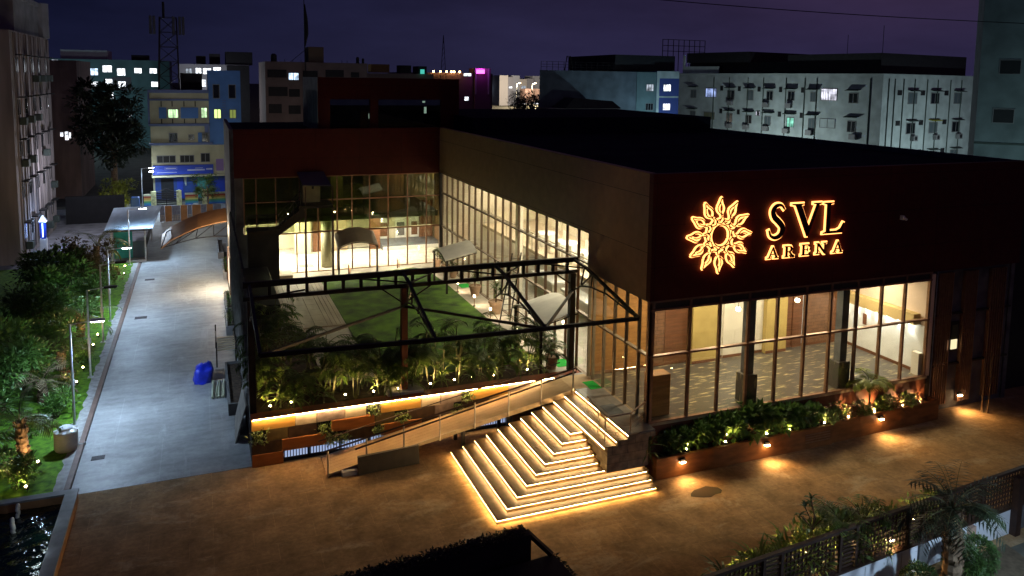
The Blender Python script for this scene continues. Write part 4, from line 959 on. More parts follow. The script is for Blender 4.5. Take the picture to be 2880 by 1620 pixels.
for i, (x, y, k, s) in enumerate(((22.5, 23.0, 0, .9), (23.2, 23.05, 0, 1.0), (23.9, 23.05, 1, .9), (24.5, 23.08, 0, .9), (25.5, 23.1, 0, 1.0), (26.2, 23.12, 1, 1.0), (26.9, 23.12, 0, .9), (27.5, 23.15, 1, .9))):
    (KL2, KC)[k].put((x, y, .65), f'low {("yellow green","reddish")[k]} shrub, {ORD[i]} right of the big broadleaf shrubs', 'low shrubs at the right of the planter', rnd.random()*6, s)
KY = Kind(lambda: tuft_proto('cordyline', 'x', 'plant', 52, 26, .8, .075, M_leafl, .7))
KY.put((14.42, 22.95, .5), 'spiky strap leaved plant between the stair block and the planter', 'spiky plants at the hall front', 0, .9)
KY.put((16.1, 23.15, .6), 'spiky pale plant standing behind the broadleaf shrubs near the corner', 'spiky plants at the hall front', 2, .8)
mb, sm = MB(), MB(); r3 = random.Random(77); tp = thing('areca_palm', 'small palm with arching fronds rising in front of the hall glass', 'palm', (24.75, 23.02, .66))
sm.tube([(24.75, 23.02, .66), (24.72, 23.0, 1.4), (24.66, 22.98, 1.98)], [.05, .04, .045], 8)
for k in range(11): frond(mb, (24.66, 22.98, 1.95), k*.571+r3.random()*.3, .7+.8*r3.random(), 1.0, 14, .44, .10, 1.1, r3, sm)
sm.build('trunk', M_stem, tp); mb.build('foliage', leafmat('bright_palm_leaf', (.17, .24, .03), (.30, .34, .06)), tp)
for i, (x, y, e) in enumerate(((15.9, 22.80, 1), (17.6, 22.80, 1), (19.5, 22.80, 1), (20.6, 22.80, 1), (22.3, 22.83, 1), (23.6, 22.90, 1), (25.0, 22.93, 1), (26.6, 22.99, 1), (27.6, 23.02, 1))):
    KS.put((x, y, .64), f'small garden spotlight among the planter shrubs, {ORD[i]} from the stairs', 'spotlights in the front planter', rnd.random()*.8-.4, 1)
for x, y in ((31.0, 22.8), (31.15, 22.62)):
    o = MB().tube([(x, y, 0), (x+.03, y, 1.3), (x-.02, y+.02, 2.7)], [.035, .03, .025], 7).build('bamboo_pole', M_bark)
    tag(o, 'left one of two thin upright poles before the dark annexe' if x < 31.1 else 'right one of two thin upright poles before the dark annexe', 'pole', 'thin poles before the annexe')
pu = MB(); rr = random.Random(4); pp = [(15.75+.55*math.cos(a*.42)*(1+.3*rr.random()), 21.35+.25*math.sin(a*.42)*(1+.5*rr.random()), .006) for a in range(15)]
pu.poly(pp); tag(pu.build('puddle', mat('wet_patch', (.10, .075, .05), .12, spec=.6)), kind='structure')

# ================================================================== LEFT GARDEN STRIP
def street_lamp(lit, e=0):
    t = thing('street_lamp', 'x', 'street lamp')
    MB().box(-.12, .12, -.12, .12, 0, .04).build('base', M_galv, t)
    MB().tube([(0, 0, .04), (0, 0, 4.15)], [.05, .04], 8).build('pole', M_galv, t)
    MB().tube([(0, 0, 4.12), (.75, 0, 4.22)], .022, 6).build('arm', M_galv, t)
    MB().box(-.07, .07, .05, .14, 1.6, 1.85).build('junction_box', M_galv, t)
    h = MB().bbox(.70, 1.25, -.11, .11, 4.19, 4.27, .02).build('lamp_head', M_galv if lit else M_black, t)
    MB().box(.74, 1.21, -.08, .08, 4.165, 4.188).build('lens', M_cold if lit else M_dark, h)
    if lit:
        lamp('beam', 'SPOT', (1.0, 0, 4.12), e, (.54, .75, 1), t, .12, aim((.12, .1, -1)), R(166), .55)
    return t
K1, K0 = Kind(lambda: street_lamp(True, 680)), Kind(lambda: street_lamp(False))
for x, y, k, lab in ((-5.03, 34.6, K1, 'lit street lamp nearest the camera, beside the water tank'), (-5.07, 39.97, K0, 'unlit street lamp, second from the tank, with a box on its pole'), (-5.08, 45.2, K0, 'unlit street lamp, third from the tank, thin dim pole'),
                     (-5.10, 49.0, K1, 'lit street lamp halfway along the garden strip'), (-5.16, 63.4, K1, 'lit street lamp beside the guard booth roof'), (-6.0, 91.0, K1, 'far lit street lamp beyond the end gate')):
    k.put((x, y, 0), lab, 'street lamps along the drive', 0)
# water tank
tk = thing('water_tank', 'round ribbed white plastic water tank with a grey lid', 'tank', (-5.0, 32.35, 0))
M_tank = mat('tank_plastic', (.62, .57, .48), .55, noise=(3, .12))
pr_ = [(.38, 0)]
for k in range(6): z = .06+k*.11; pr_ += [(.405, z), (.405, z+.07), (.39, z+.09)]
MB().lathe(pr_+[(.36, .74), (.20, .80)], (-5.0, 32.35, .03), 26).build('body', M_tank, tk, True)
mb = MB().lathe([(.24, .79), (.24, .84), (.20, .87), (.001, .88)], (-5.0, 32.35, .03), 20)
for k in range(8):
    a = k*math.pi/4; mb.bar((-5.0+.22*math.cos(a), 32.35+.22*math.sin(a), .80), (-5.0+.40*math.cos(a), 32.35+.40*math.sin(a), .74), .12, .05)
mb.build('lid', mat('lid_plastic', (.66, .70, .74), .4), tk)
tp_ = MB().tube([(-4.62, 32.3, .18), (-4.35, 32.2, .18)], .02, 6).box(-4.38, -4.33, 32.17, 32.23, .15, .26); tp_.build('tap', M_galv, tk)
# drain covers on the drive
for x, y, w, lab in ((-3.84, 31.22, .22, 'iron drain cover in the drive nearest the pool'), (-3.55, 49.2, .32, 'iron drain cover halfway along the drive'), (-3.58, 58.4, .30, 'iron drain cover furthest along the drive')):
    o = MB().box(x-w, x+w, y-w*.75, y+w*.75, .001, .012)
    f_ = o.build('drain_cover', mat('iron_cover', (.035, .03, .035), .7, noise=(12, .4))); tag(f_, lab, 'drain cover', 'drain covers in the drive')
# pool
po = thing('fountain_pool', 'dark raised fountain pool with grey stone rim in the lower left corner', 'pool', (-5.5, 25, 0))
M_rim = mat('pool_stone', (.20, .21, .22), .5, noise=(3, .2)); M_rimo = mat('pool_cladding', (.30, .16, .07), .6, noise=(3, .2))
MB().box(-4.42, -4.05, 18, 28.14, .40, .46).box(-9, -4.421, 27.84, 28.14, .40, .46).build('rim', M_rim, po)
MB().box(-4.40, -4.08, 18, 28.11, 0, .398).box(-9, -4.401, 27.87, 28.11, 0, .398).build('side_wall', M_rimo, po)
M_water = mat('pool_water', (.004, .012, .008), .06, spec=.6)
n, l = M_water.node_tree.nodes, M_water.node_tree.links; t_ = n.new('ShaderNodeTexCoord'); k_ = n.new('ShaderNodeTexNoise'); k_.inputs['Scale'].default_value = 2.6; k_.inputs['Detail'].default_value = 3
b_ = n.new('ShaderNodeBump'); b_.inputs['Strength'].default_value = 1.0; b_.inputs['Distance'].default_value = .10
l.new(t_.outputs['Object'], k_.inputs['Vector']); l.new(k_.outputs[0], b_.inputs['Height']); l.new(b_.outputs[0], n['Principled BSDF'].inputs['Normal'])
wt = MB(); N = 70; rw_ = random.Random(9)
i0 = 0
for a in range(N+1):
    for b in range(N+1):
        x, y = -9+4.6*a/N, 18+9.85*b/N
        wt.v.append((x, y, .15+.018*math.sin(x*7.3+y*3.1)+.014*math.sin(x*-5.1+y*9.7)+.012*(rw_.random()-.5)))
for a in range(N):
    for b in range(N): q = a*(N+1)+b; wt.f.append((q, q+N+1, q+N+2, q+1))
struct('water', wt, M_water)
M_jet = mat('foam', (.6, .62, .6), .4)
for x, y, h, lab in ((-5.66, 27.45, .42, 'white foaming fountain jet at the back of the pool'), (-5.62, 26.5, .5, 'white foaming fountain jet nearer the middle of the pool')):
    r4 = random.Random(int(y*10)); mb = MB()
    for k in range(7): mb.ball((x+(r4.random()-.5)*.05, y+(r4.random()-.5)*.05, .15+h*k/7), .055+.02*r4.random(), 8, 6, 1.3)
    tag(mb.build('fountain_jet', M_jet, None, True), lab, 'fountain jet', 'fountain jets in the pool')
lamp('pool_fill', 'POINT', (-4.75, 26.0, .6), 2.5, (.75, .95, 1), po, .05)  # bare lights added to brighten the rim and water, no fixtures
lamp('pool_fill', 'POINT', (-4.65, 24.4, .6), 2.0, (.7, .85, 1), po, .05)
leafmat('garden_leaf', (.06, .15, .03), (.13, .26, .05))
# palms, shrubs and trees of the strip
def date_palm(name, label, loc, h, seed, nf=22, L=1.9, lean=.1, m=None, tr=.17, e0=-.15):
    r = random.Random(seed); t = thing(name, label, 'palm', loc); x, y, z = loc
    tb = MB(); pts = []; rs = []
    for k in range(17):
        q = k/16; pts.append((x+lean*q*q, y, z+h*q)); rs.append(tr*(1.25-.35*q)*(1.0 if k % 2 else 1.14))
    tb.tube(pts, rs, 12)
    for k in range(int(h*26)):       # old leaf bases
        q = r.random(); a = r.random()*6.283; c = Vector((x+lean*q*q, y, z+h*q)); d = Vector((math.cos(a), math.sin(a), .9)); tb.bar(c+Vector((d.x, d.y, 0))*tr*.9, c+d*tr*1.35, .07, .04)
    tb.build('trunk', M_bark, t)
    lm, sm = MB(), MB(); top = (x+lean, y, z+h)
    for k in range(nf): frond(lm, top, r.random()*6.283, e0+(1.3-e0)*r.random(), L*(.75+.35*r.random()), 15, L*.26, .045, .75, r, sm)
    sm.build('stalk', M_stem, t); lm.build('foliage', m or M_leafd, t); return t
date_palm('date_palm', 'stout date palm with lit patterned trunk in the lower left', (-6.25, 31.7, 0), 1.55, 5, 18, 1.5, -.1)
date_palm('date_palm', 'pale dry palm with upright fronds left of the nearest lamp', (-6.6, 37.6, 0), .8, 6, 16, 1.7, 0, mat('dry_frond', (.22, .18, .10), .6, noise=(4, .3)))
date_palm('date_palm', 'palm with blue green fronds behind the pale dry palm', (-6.5, 41.6, 0), .9, 7, 20, 1.8, 0)
date_palm('date_palm', 'palm with drooping pale fronds at the middle of the strip', (-6.3, 46.6, 0), 1.0, 8, 20, 1.9, .1, M_leaf)
date_palm('date_palm', 'palm overhanging the guard booth roof', (-6.9, 59.2, 0), 2.4, 9, 22, 2.2, .1, M_leaf)
KG = Kind(lambda: shrub_proto('garden_shrub', 'x', 'shrub', 61, .7, 1.2, 560, .17, .10, leafmat('garden_leaf', (.06, .15, .03), (.13, .26, .05))))
KG2 = Kind(lambda: shrub_proto('light_garden_shrub', 'x', 'shrub', 62, .6, .8, 480, .16, .07, M_leafl))
gs = [(-6.15, 30.0, 1.0, 0), (-7.4, 30.3, 1.2, 0), (-5.75, 35.6, .85, 0), (-6.6, 34.4, .9, 1), (-7.8, 33.5, 1.6, 0), (-8.8, 36.5, 1.9, 0), (-5.9, 38.6, .8, 1), (-7.6, 39.2, 1.5, 0), (-5.85, 42.2, .9, 0), (-7.2, 44, 1.5, 0), (-8.9, 41.5, 2.1, 0), (-6.3, 49.5, 1.1, 0), (-7.9, 48.6, 1.9, 0), (-6.5, 53.0, 1.4, 0), (-8.2, 53.5, 2.2, 0), (-6.4, 56.2, 1.3, 0), (-8.6, 57.5, 2.2, 0), (-5.9, 60.6, .7, 1)]
for i, (x, y, s, k) in enumerate(sorted(gs, key=lambda q: q[1])):
    (KG, KG2)[k].put((x, y, 0), f'{("dark rounded","pale fine leaved")[k]} garden shrub, {ORD[i]} from the pool along the strip', 'shrubs along the garden strip', rnd.random()*6, s)
KR = Kind(lambda: shrub_proto('red_leaf_plant', 'x', 'plant', 63, .4, .6, 220, .22, .06, M_leafr))
for x, y, s, lab in ((-5.7, 43.6, .8, 'red leaved plant halfway along the strip'), (-5.75, 58.6, 1.2, 'red leaved plant lit by a spotlight near the guard booth'), (-5.95, 39.8, .7, 'red leaved plant beside the second lamp')):
    KR.put((x, y, 0), lab, 'red leaved plants along the strip', rnd.random()*6, s)
for i, (x, y) in enumerate(((-5.49, 39.06), (-5.46, 40.9), (-5.41, 44.3), (-5.38, 46.0), (-5.75, 29.35), (-6.7, 29.7), (-5.24, 60.0), (-5.38, 62.3), (-6.0, 61.4), (-5.7, 31.2))):
    KS.put((x, y, .02), ['garden spotlight on the grass below the second lamp', 'garden spotlight just past the second lamp', 'garden spotlight beside the third lamp', 'garden spotlight beyond the third lamp', 'garden spotlight between the dark shrub and the pool', 'garden spotlight at the lower left edge',
           'garden spotlight with yellow glow near the booth', 'garden spotlight closest to the booth', 'garden spotlight behind the red plant near the booth', 'garden spotlight at the foot of the stout palm'][i], 'spotlights along the garden strip', 1.2+rnd.random(), 1.0)

def crown_tree(name, label, loc, h, r, n, leafs, m, seed, cat='tree', tr=.12, squash=1.0):
    rr = random.Random(seed); t = thing(name, label, cat, loc); x, y, z = loc
    tb = MB(); tb.tube([(x, y, z), (x+.1*r*rr.random(), y, z+h*.35), (x, y, z+h*.72)], [tr*1.3, tr, tr*.5], 8)
    cl = []
    for k in range(n):
        a = rr.random()*6.283; u = rr.random()**.6; zz = rr.random()
        c = Vector((x+math.cos(a)*r*u*.85, y+math.sin(a)*r*u*.85, z+h*(.45+.5*zz)*squash)); cl.append((c, r*(.2+.2*rr.random())))
        if k < 9: tb.tube([(x, y, z+h*.4), tuple((Vector((x, y, z+h*.55))+c)/2), tuple(c)], [tr*.5, tr*.3, tr*.12], 5)
    tb.build('trunk', M_bark, t)
    lm = MB(); s = max(.12, r*.085)
    for k in range(leafs):
        c, cr = rr.choice(cl); d = Vector((rr.gauss(0, 1), rr.gauss(0, 1), rr.gauss(0, 1))).normalized(); p = c+d*cr*(.4+.7*rr.random())
        leaf(lm, p, d, (rr.random()-.5, rr.random()-.5, 1), s*(1+rr.random()), s*(.6+.5*rr.random()))
    lm.build('crown', m, t); return t
crown_tree('leafy_tree', 'dark leafy tree at the left edge of the garden strip', (-8.0, 37.0, 0), 2.5, 1.7, 22, 2600, MATS['garden_leaf'], 101)
crown_tree('leafy_tree', 'dark bushy tree behind the middle of the garden strip', (-8.4, 47.5, 0), 2.4, 1.8, 22, 2400, MATS['garden_leaf'], 102)
crown_tree('leafy_tree', 'brownish spreading tree by the guard booth', (-7.0, 56.5, 0), 3.2, 1.6, 20, 2200, leafmat('brown_leaf', (.07, .055, .02), (.11, .085, .03)), 103)
crown_tree('leafy_tree', 'dark tree behind the brownish tree at the yard edge', (-8.8, 55.0, 0), 3.0, 2.0, 22, 2400, M_leafd, 104)

# ================================================================== GUARD BOOTH, ARCH, GATE
gb = thing('guard_booth', 'small teal walled guard booth under a pale blue sloping sheet roof', 'booth', (-5.2, 66, 0))
M_teal = mat('teal_sheet', (.02, .26, .25), .5, noise=(2, .15)); M_bsheet = mat('blue_grey_sheet', (.30, .37, .44), .35, noise=((4, .4, 1), .15))
MB().box(-6.25, -5.08, 65.2, 65.3, .1, 2.3).box(-6.35, -6.255, 65.2, 68.5, .1, 2.3).build('wall', M_teal, gb)
MB().box(-5.075, -4.25, 65.2, 65.3, .1, 1.4).build('lower_panel', mat('slate_sheet', (.07, .09, .12), .6), gb)
MB().box(-6.3, -4.2, 65.31, 68.5, 0, .1).box(-6.4, -4.1, 64.2, 65.18, 0, .16).build('floor', M_conc, gb)
for x, y in ((-4.15, 64.4), (-4.15, 72.3), (-6.4, 64.4), (-6.4, 72.3)): MB().box(x-.05, x+.05, y-.05, y+.05, 0, 2.56).build('post', M_galv, gb)
MB().hexa([(-6.8, 63.8, 2.56), (-3.58, 63.7, 2.60), (-3.4, 74.3, 2.66), (-7.1, 74.1, 2.62)], [(-6.8, 63.8, 2.61), (-3.58, 63.7, 2.65), (-3.4, 74.3, 2.71), (-7.1, 74.1, 2.67)]).build('roof', M_bsheet, gb)
MB().box(-6.7, -3.65, 63.65, 63.69, 2.46, 2.58).build('gutter', M_black, gb)
ar = thing('entrance_arch', 'curved tan canopy on a steel truss reaching over the drive', 'canopy', (1.6, 60, 0))
ap = [(-2.85, 60, 2.20), (-2.2, 60, 2.75), (-1.3, 60, 3.2), (-.45, 60, 3.55), (.6, 60, 3.8), (1.9, 60, 3.98)]
M_tan = mat('tan_sheet', (.55, .27, .11), .55, noise=(2, .12))
mb = MB()
for a, b in zip(ap, ap[1:]):
    def up(p, w): return (p[0], 60+w, p[2])
    q = [(a[0], 59.3, a[2]-.32), (b[0], 59.3, b[2]-.32), (b[0], 61.1, b[2]+.35), (a[0], 61.1, a[2]+.35)]
    mb.hexa(q, [(x, y, z+.05) for x, y, z in q])
mb.build('roof_sheet', M_tan, ar)
mb = MB()
lo = [(-2.8, 59.4, 1.95), (-1.9, 59.4, 2.2), (-.6, 59.4, 2.5), (.6, 59.4, 2.58), (1.9, 59.4, 2.5)]; hi = [(-2.8, 59.4, 1.97), (-1.5, 59.4, 2.72), (-.45, 59.4, 3.17), (.6, 59.4, 3.42), (1.9, 59.4, 3.6)]
for s in (lo, hi): mb.tube(s, .04, 5)
for a, b in ((lo[1], hi[1]), (lo[2], hi[2]), (lo[3], hi[3]), (lo[1], hi[2]), (lo[2], hi[3]), (lo[3], hi[4])): mb.tube([a, b], .03, 5)
mb.build('truss', M_black, ar)
MB().box(1.75, 1.95, 59.3, 59.5, 0, 3.7).build('post', mat('maroon_post', (.05, .02, .015), .5), ar)
MB().tube([(-2.85, 59.3, 1.95), (-2.5, 60.2, 2.9), (-2.1, 60.8, 3.0)], .04, 5).build('brace', M_black, ar)
lamp('strip_beam', 'POINT', (1.0, 57.2, 3.4), 150, (1, .78, .52), ar, .1)
for z in (3.45,): MB().box(1.97, 2.0, 58.9, 59.0, .3, 3.5).build('light_strip', emis('pale_strip', (1, .95, .85), 3), ar)
gt = thing('end_gate', 'far gate with alternating orange and grey perforated panels', 'gate', (0, 81.3, 0))
xs_ = -3.9
for k, w in enumerate((.45, .62, .75, .62, .40, .8, .5, .6, .7)):
    MB().box(xs_, xs_+w-.03, 81.28, 81.36, .05, 1.55).build('panel', [mat('gate_grey', (.20, .20, .22), .6, noise=(6, .2)), mat('gate_orange', (.40, .17, .05), .55, noise=(2, .2))][k % 2], gt)
    if k % 2 == 0 and k < 6:
        mb = MB()
        for a in range(4):
            for b in range(4): mb.box(xs_+.05+a*(w-.1)/4, xs_+.05+a*(w-.1)/4+(w-.1)/6, 81.26, 81.278, .12+b*.15, .22+b*.15)
        mb.build('perforation', M_lgr, gt)
    xs_ += w
tree_y = crown_tree('street_tree', 'small leafy street tree in front of the school mural wall', (.35, 86.5, 0), 3.7, 1.35, 18, 1700, M_leaf, 110, tr=.06)
cw = MB().lathe([(.28, 0), (.28, 1.5)], (-.7, 82.6, 0), 12); tag(cw.build('tree_guard', mat('blue_grey_mesh', (.16, .22, .28), .5), None, True), 'round grey mesh tree guard behind the end gate', 'tree guard')
# parked vehicles by the gate
def truck(label, loc, c, rz):
    t = thing('parked_truck', label, 'truck', loc, None, rz); m = mat('truck_paint', c, .35)
    MB().prism([(-.95, .55), (-.95, 1.35), (-.55, 1.95), (.55, 1.95), (.55, .55)], 'x', -.85, .85).build('cab', m, t)
    MB().box(-.7, .7, -.96, -.95, 1.3, 1.3).prism([(-.96, 1.32), (-.60, 1.88), (-.58, 1.88), (-.94, 1.32)], 'x', -.72, .72).build('windscreen', mat('car_glass', (.02, .025, .03), .1), t)
    MB().box(-.9, .9, .6, 3.0, .75, .85).box(-.9, -.84, .6, 3.0, .851, 1.35).box(.84, .9, .6, 3.0, .851, 1.35).box(-.839, .839, 2.94, 3.0, .851, 1.35).build('cargo_bed', M_galv, t)
    MB().box(-.9, .9, -1.0, -.951, .45, .62).build('bumper', M_black, t)
    for x in (-.82, .82):
        for y in (-.45, 2.3):
            w = MB().tube([(x-.1, y, .38), (x+.1, y, .38)], .38, 16).build('wheel', mat('tyre', (.02, .02, .02), .8), t)
            MB().tube([(x-.11, y, .38), (x+.11, y, .38)], .18, 12).build('rim', M_galv, w)
    for x in (-.6, .6): MB().box(x-.14, x+.14, -.965, -.951, .72, .88).build('headlight', M_white, t)
    return t
truck('small pale truck parked behind the guard booth', (-3.6, 74.6, 0), (.55, .53, .52), 0)
def car(label, loc, c, rz, cat='car', name='parked_car', s=1):
    t = thing(name, label, cat, loc, None, rz); m = mat('paint_'+name+str(len(MATS)), c, .25, spec=.6)
    MB().prism([(-2.1, .35), (-2.1, .78), (-1.25, .92), (-.65, 1.42), (.85, 1.45), (1.5, .98), (2.1, .9), (2.1, .35)], 'x', -.8, .8).build('body', m, t)
    MB().prism([(-1.15, .95), (-.62, 1.36), (.82, 1.39), (1.36, .98)], 'x', -.812, .812).build('window', mat('car_glass', (.02, .025, .03), .1), t)
    for x in (-.74, .74):
        for y in (-1.35, 1.35):
            w = MB().tube([(x-.09, y, .32), (x+.09, y, .32)], .32, 16).build('wheel', mat('tyre', (.02, .02, .02), .8), t)
            MB().tube([(x-.1, y, .32), (x+.1, y, .32)], .17, 12).build('rim', M_galv, w)
    for x in (-.58, .58): MB().box(x-.16, x+.16, -2.115, -2.101, .6, .74).build('headlight', M_white, t); MB().box(x-.16, x+.16, 2.101, 2.112, .68, .84).build('tail_light', mat('red_lens', (.3, .01, .01), .3), t)
    return t
car('white car parked across the road beyond the booth roof', (-4.6, 88.6, 0), (.72, .73, .75), R(90))
car('blue car under bluish light at the far left edge', (-14.8, 67.6, 0), (.05, .10, .45), R(80))
# blue tarpaulin bundle, bamboo, rack and concrete planters along the right side of the drive
rt_ = random.Random(12); tb = MB(); N1, N2 = 16, 9
for a in range(N2+1):
    for b in range(N1):
        an_ = 6.283*b/N1; q = a/N2; rr_ = (1-.12*q-.55*max(0, q-.85)/.15)*(1+.09*math.sin(an_*3+q*4)+.06*math.sin(an_*7-q*9))/max(abs(math.cos(an_)), abs(math.sin(an_)))**.6; tb.v.append((-.28+.40*rr_*math.cos(an_)+.12*q, 37.9+.58*rr_*math.sin(an_), .02+.76*q+.08*math.sin(an_*2+1)*q+.04*math.sin(an_*5)*q))
for a in range(N2):
    for b in range(N1): tb.f.append((a*N1+b, a*N1+(b+1) % N1, (a+1)*N1+(b+1) % N1, (a+1)*N1+b))
tb.f.append(tuple(N2*N1+b for b in range(N1)))
tag(tb.build('tarpaulin_bundle', mat('blue_tarpaulin', (.012, .03, .52), .38, noise=(4, .3), bump=(5, .7), spec=.6), None, True), 'bright blue tarpaulin covered bundle standing on the drive', 'bundle')
for k, (x, r, l) in enumerate(((.12, .05, 2.0), (.27, .04, 1.3), (.38, .055, 1.9), (.52, .035, 1.6), (.58, .05, 1.9))):
    o = MB().tube([(x, 35.45, .06), (x+.06, 35.45+l, .07)], r, 9).build('bamboo_cane', mat('pale_bamboo', (.40, .42, .30), .5, noise=((3, 1, 3), .25)))
    tag(o, f'pale bamboo cane on the drive, {ORD[k]} from the left of the small stack', 'cane', 'bamboo canes lying beside the tarpaulin')
rk = thing('slatted_rack', 'dark metal rack with white slats behind the blue bundle', 'rack', (.85, 41, 0))
for x, y in ((.38, 39.4), (.38, 42.3), (1.25, 39.4), (1.25, 42.3)): MB().box(x-.03, x+.03, y-.03, y+.03, 0, 1.25 if x < .5 else .9).build('leg', M_black, rk)
mb = MB()
for k in range(6): mb.box(.42, 1.25, 39.45+k*.52, 39.65+k*.52, .80-.05*k, .84-.05*k)
mb.build('slat', M_lgr, rk); MB().box(.36, .41, 39.4, 42.3, .86, .92).box(1.22, 1.27, 39.4, 42.3, .86, .90).build('rail', M_black, rk)
for i, (y0, y1, x0) in enumerate(((33.4, 38.6, .72), (44.2, 47.6, .95), (47.8, 51.9, 1.02), (56.8, 61.5, 1.12), (63.5, 69.0, .9))):
    t = thing('concrete_planter', ['long concrete trough planter nearest the leaning panel', 'concrete trough planter behind the slatted rack', 'concrete trough planter before the lit doorway', 'concrete trough planter just beyond the lit doorway', 'concrete trough planter under the entrance arch'][i], 'planter', (x0, y0, 0), 'concrete planters along the drive')
    MB().box(x0, x0+.09, y0, y1, 0, .5).box(x0+.091, 1.34, y0, y0+.1, 0, .5).box(x0+.091, 1.34, y1-.1, y1, 0, .5).build('trough', M_concd if i == 0 else M_conc, t)
    MB().box(x0+.092, 1.33, y0+.101, y1-.101, 0, .4).build('soil', M_soil, t)
    if i in (1, 2, 3):
        m_ = MB(); r5 = random.Random(i)
        for q in range(8): rosette(m_, (x0+.22, y0+.5+q*(y1-y0-1)/7, .5), 8, .5, .05, r5)
        m_.build('foliage', M_leaf, t)
lp = MB(); lp.hexa([(.86, 30.7, 0), (.92, 30.7, 0), (1.0, 33.1, 0), (.94, 33.1, 0)], [(1.28, 30.9, 1.35), (1.33, 30.9, 1.35), (1.33, 33.2, 1.35), (1.28, 33.2, 1.35)])
tag(lp.build('leaning_panel', mat('weathered_board', (.17, .15, .13), .7, noise=((1, 1, 5), .3))), 'grey board leaning against the wall corner by the drive', 'board')
dw = thing('drive_doorway', 'warm lit doorway opening onto the drive at the side screen', 'doorway', (1.35, 54, 0))
MB().box(1.44, 1.498, 52.2, 55.8, .0, 2.3).build('opening', emis('warm_opening', (1, .84, .62), 1.2), dw)
MB().box(1.38, 1.498, 52.1, 52.199, 0, 2.4).box(1.38, 1.498, 55.801, 55.9, 0, 2.4).box(1.38, 1.498, 52.1, 55.9, 2.401, 2.5).build('frame', M_frame, dw)
lamp('doorway_beam', 'AREA', (1.36, 54, 1.4), 190, (1, .80, .55), dw, 3, aim((-1, 0, -.35)), sy=1.6)

# ================================================================== FRONT FENCE, GATE BLOCK AND STREET SIDE
def fx(u, off=0, z=0):
    """point on the fence line: u metres along it from x = 8"""
    a = R(5.0); return (8+u*math.cos(a)-off*math.sin(a)*-1*0-math.sin(a)*off, 14.62+u*math.sin(a)+off*math.cos(a), z)
FA = R(5.0)
fn = thing('screen_fence', 'long dark lattice screen fence on a white wall at the lower right', 'fence', (8, 14.62, 0), None, FA)
class FB(MB):
    """builds in the fence's own axes"""
    pass
def fbuild(mb, name, m):
    me = bpy.data.meshes.new(name); me.from_pydata(mb.v, [], mb.f); me.materials.append(m); me.update()
    o = bpy.data.objects.new(name, me); col.objects.link(o); o.parent = fn; return o
M_fw = mat('fence_white', (.62, .64, .68), .7, noise=((.8, .8, 2), .12), c2=(.70, .72, .76)); M_fb = mat('fence_brown', (.035, .016, .010), .6, noise=(4, .3))
fbuild(MB().box(0, 15.3, -.09, .09, 0, .80), 'base_wall', M_fw)
fbuild(MB().box(15.3, 24, -.09, .09, 0, .80), 'base_wall', M_concd)
fbuild(MB().box(-.1, 24, -.10, .10, .802, .86).box(-.1, 24, -.06, .06, 1.98, 2.05), 'rail', M_fb)
u = 0.0; k = 0
while u < 23.6:
    w = 2.15 if k % 2 == 0 else .62
    if k % 2 == 0:
        mb = MB(); s = .145; n = int(w/s)
        for i in range(n+1): mb.box(u+.1+i*s-.011, u+.1+i*s+.011, -.02, .02, .865, 1.975)
        z = .93
        while z < 1.96: mb.box(u+.09, u+w-.02, -.0215, .0215, z-.011, z+.011); z += s
        mb2 = mb
        for i in range(0, n-7):
            a = u+.1+i*s; mb.bar((a, 0, .88), (a+1.08, 0, 1.96), .016, .012)
        fbuild(mb, 'lattice', M_fb)
    else:
        mb = MB(); z = .92
        while z < 1.95: mb.box(u+.1, u+w-.02, -.02, .02, z, z+.055); z += .115
        fbuild(mb, 'slat', M_fb)
    fbuild(MB().box(u-.01, u+.085, -.07, .07, .862, 1.978), 'post', M_fb)
    u += w; k += 1
fbuild(MB().box(10.9, 11.3, -.16, -.092, 0, .8), 'pilaster', M_concd); fbuild(MB().box(13.15, 13.4, -.22, -.092, 0, .8), 'pilaster', mat('peach_plaster', (.45, .30, .22), .7)); fbuild(MB().box(15.3, 15.55, -.3, -.092, 0, 1.9), 'pilaster', M_fb)
fbuild(MB().box(10.2, 10.22, -.096, -.091, .05, .75).box(8.7, 8.72, -.096, -.091, .05, .75).box(7.3, 7.32, -.096, -.091, .05, .75), 'joint', M_conc)
fbuild(MB().box(0, 15, .11, 1.0, 0, .55), 'planting_bed', M_soil)
# planting just inside the fence
def fp_(u, off): return (8+u*math.cos(FA)-off*math.sin(FA), 14.62+u*math.sin(FA)+off*math.cos(FA))
KFn = Kind(lambda: tuft_proto('fence_plant', 'x', 'plant', 71, 26, 1.0, .08, M_leaf, .7))
for i, (u_, o_, s) in enumerate(((3.0, .5, .9), (4.2, .55, 1.0), (5.3, .5, 1.0), (6.5, .6, 1.0), (10.0, .5, .9))):
    x, y = fp_(u_, o_); KFn.put((x, y, .55), f'dim strap leaved plant inside the lattice fence, {ORD[i]} from the left', 'strap leaved plants inside the fence', rnd.random()*6, s)
KFs = Kind(lambda: shrub_proto('fence_shrub', 'x', 'shrub', 73, .5, 1.0, 380, .18, .07, M_leafl))
for i, (u_, o_, s) in enumerate(((4.7, .55, .9), (5.4, .6, 1.0), (6.1, .6, 1.15), (6.9, .55, 1.25), (7.7, .6, 1.25), (8.4, .7, 1.3), (9.2, .7, 1.2), (10.0, .6, 1.1), (10.7, .55, .95), (11.6, .55, 1.0), (12.6, .55, 1.0))):
    x, y = fp_(u_, o_); KFs.put((x, y, .55), f'lit shrub seen through the lattice fence, {ORD[i]} from the left', 'shrubs inside the fence', rnd.random()*6, s)
x, y = fp_(8.45, .5); date_palm('fan_palm', 'larger bushy palm rising above the lattice fence', (x, y, .55), 1.0, 31, 18, 1.15, 0, M_leaf, .10, .75)
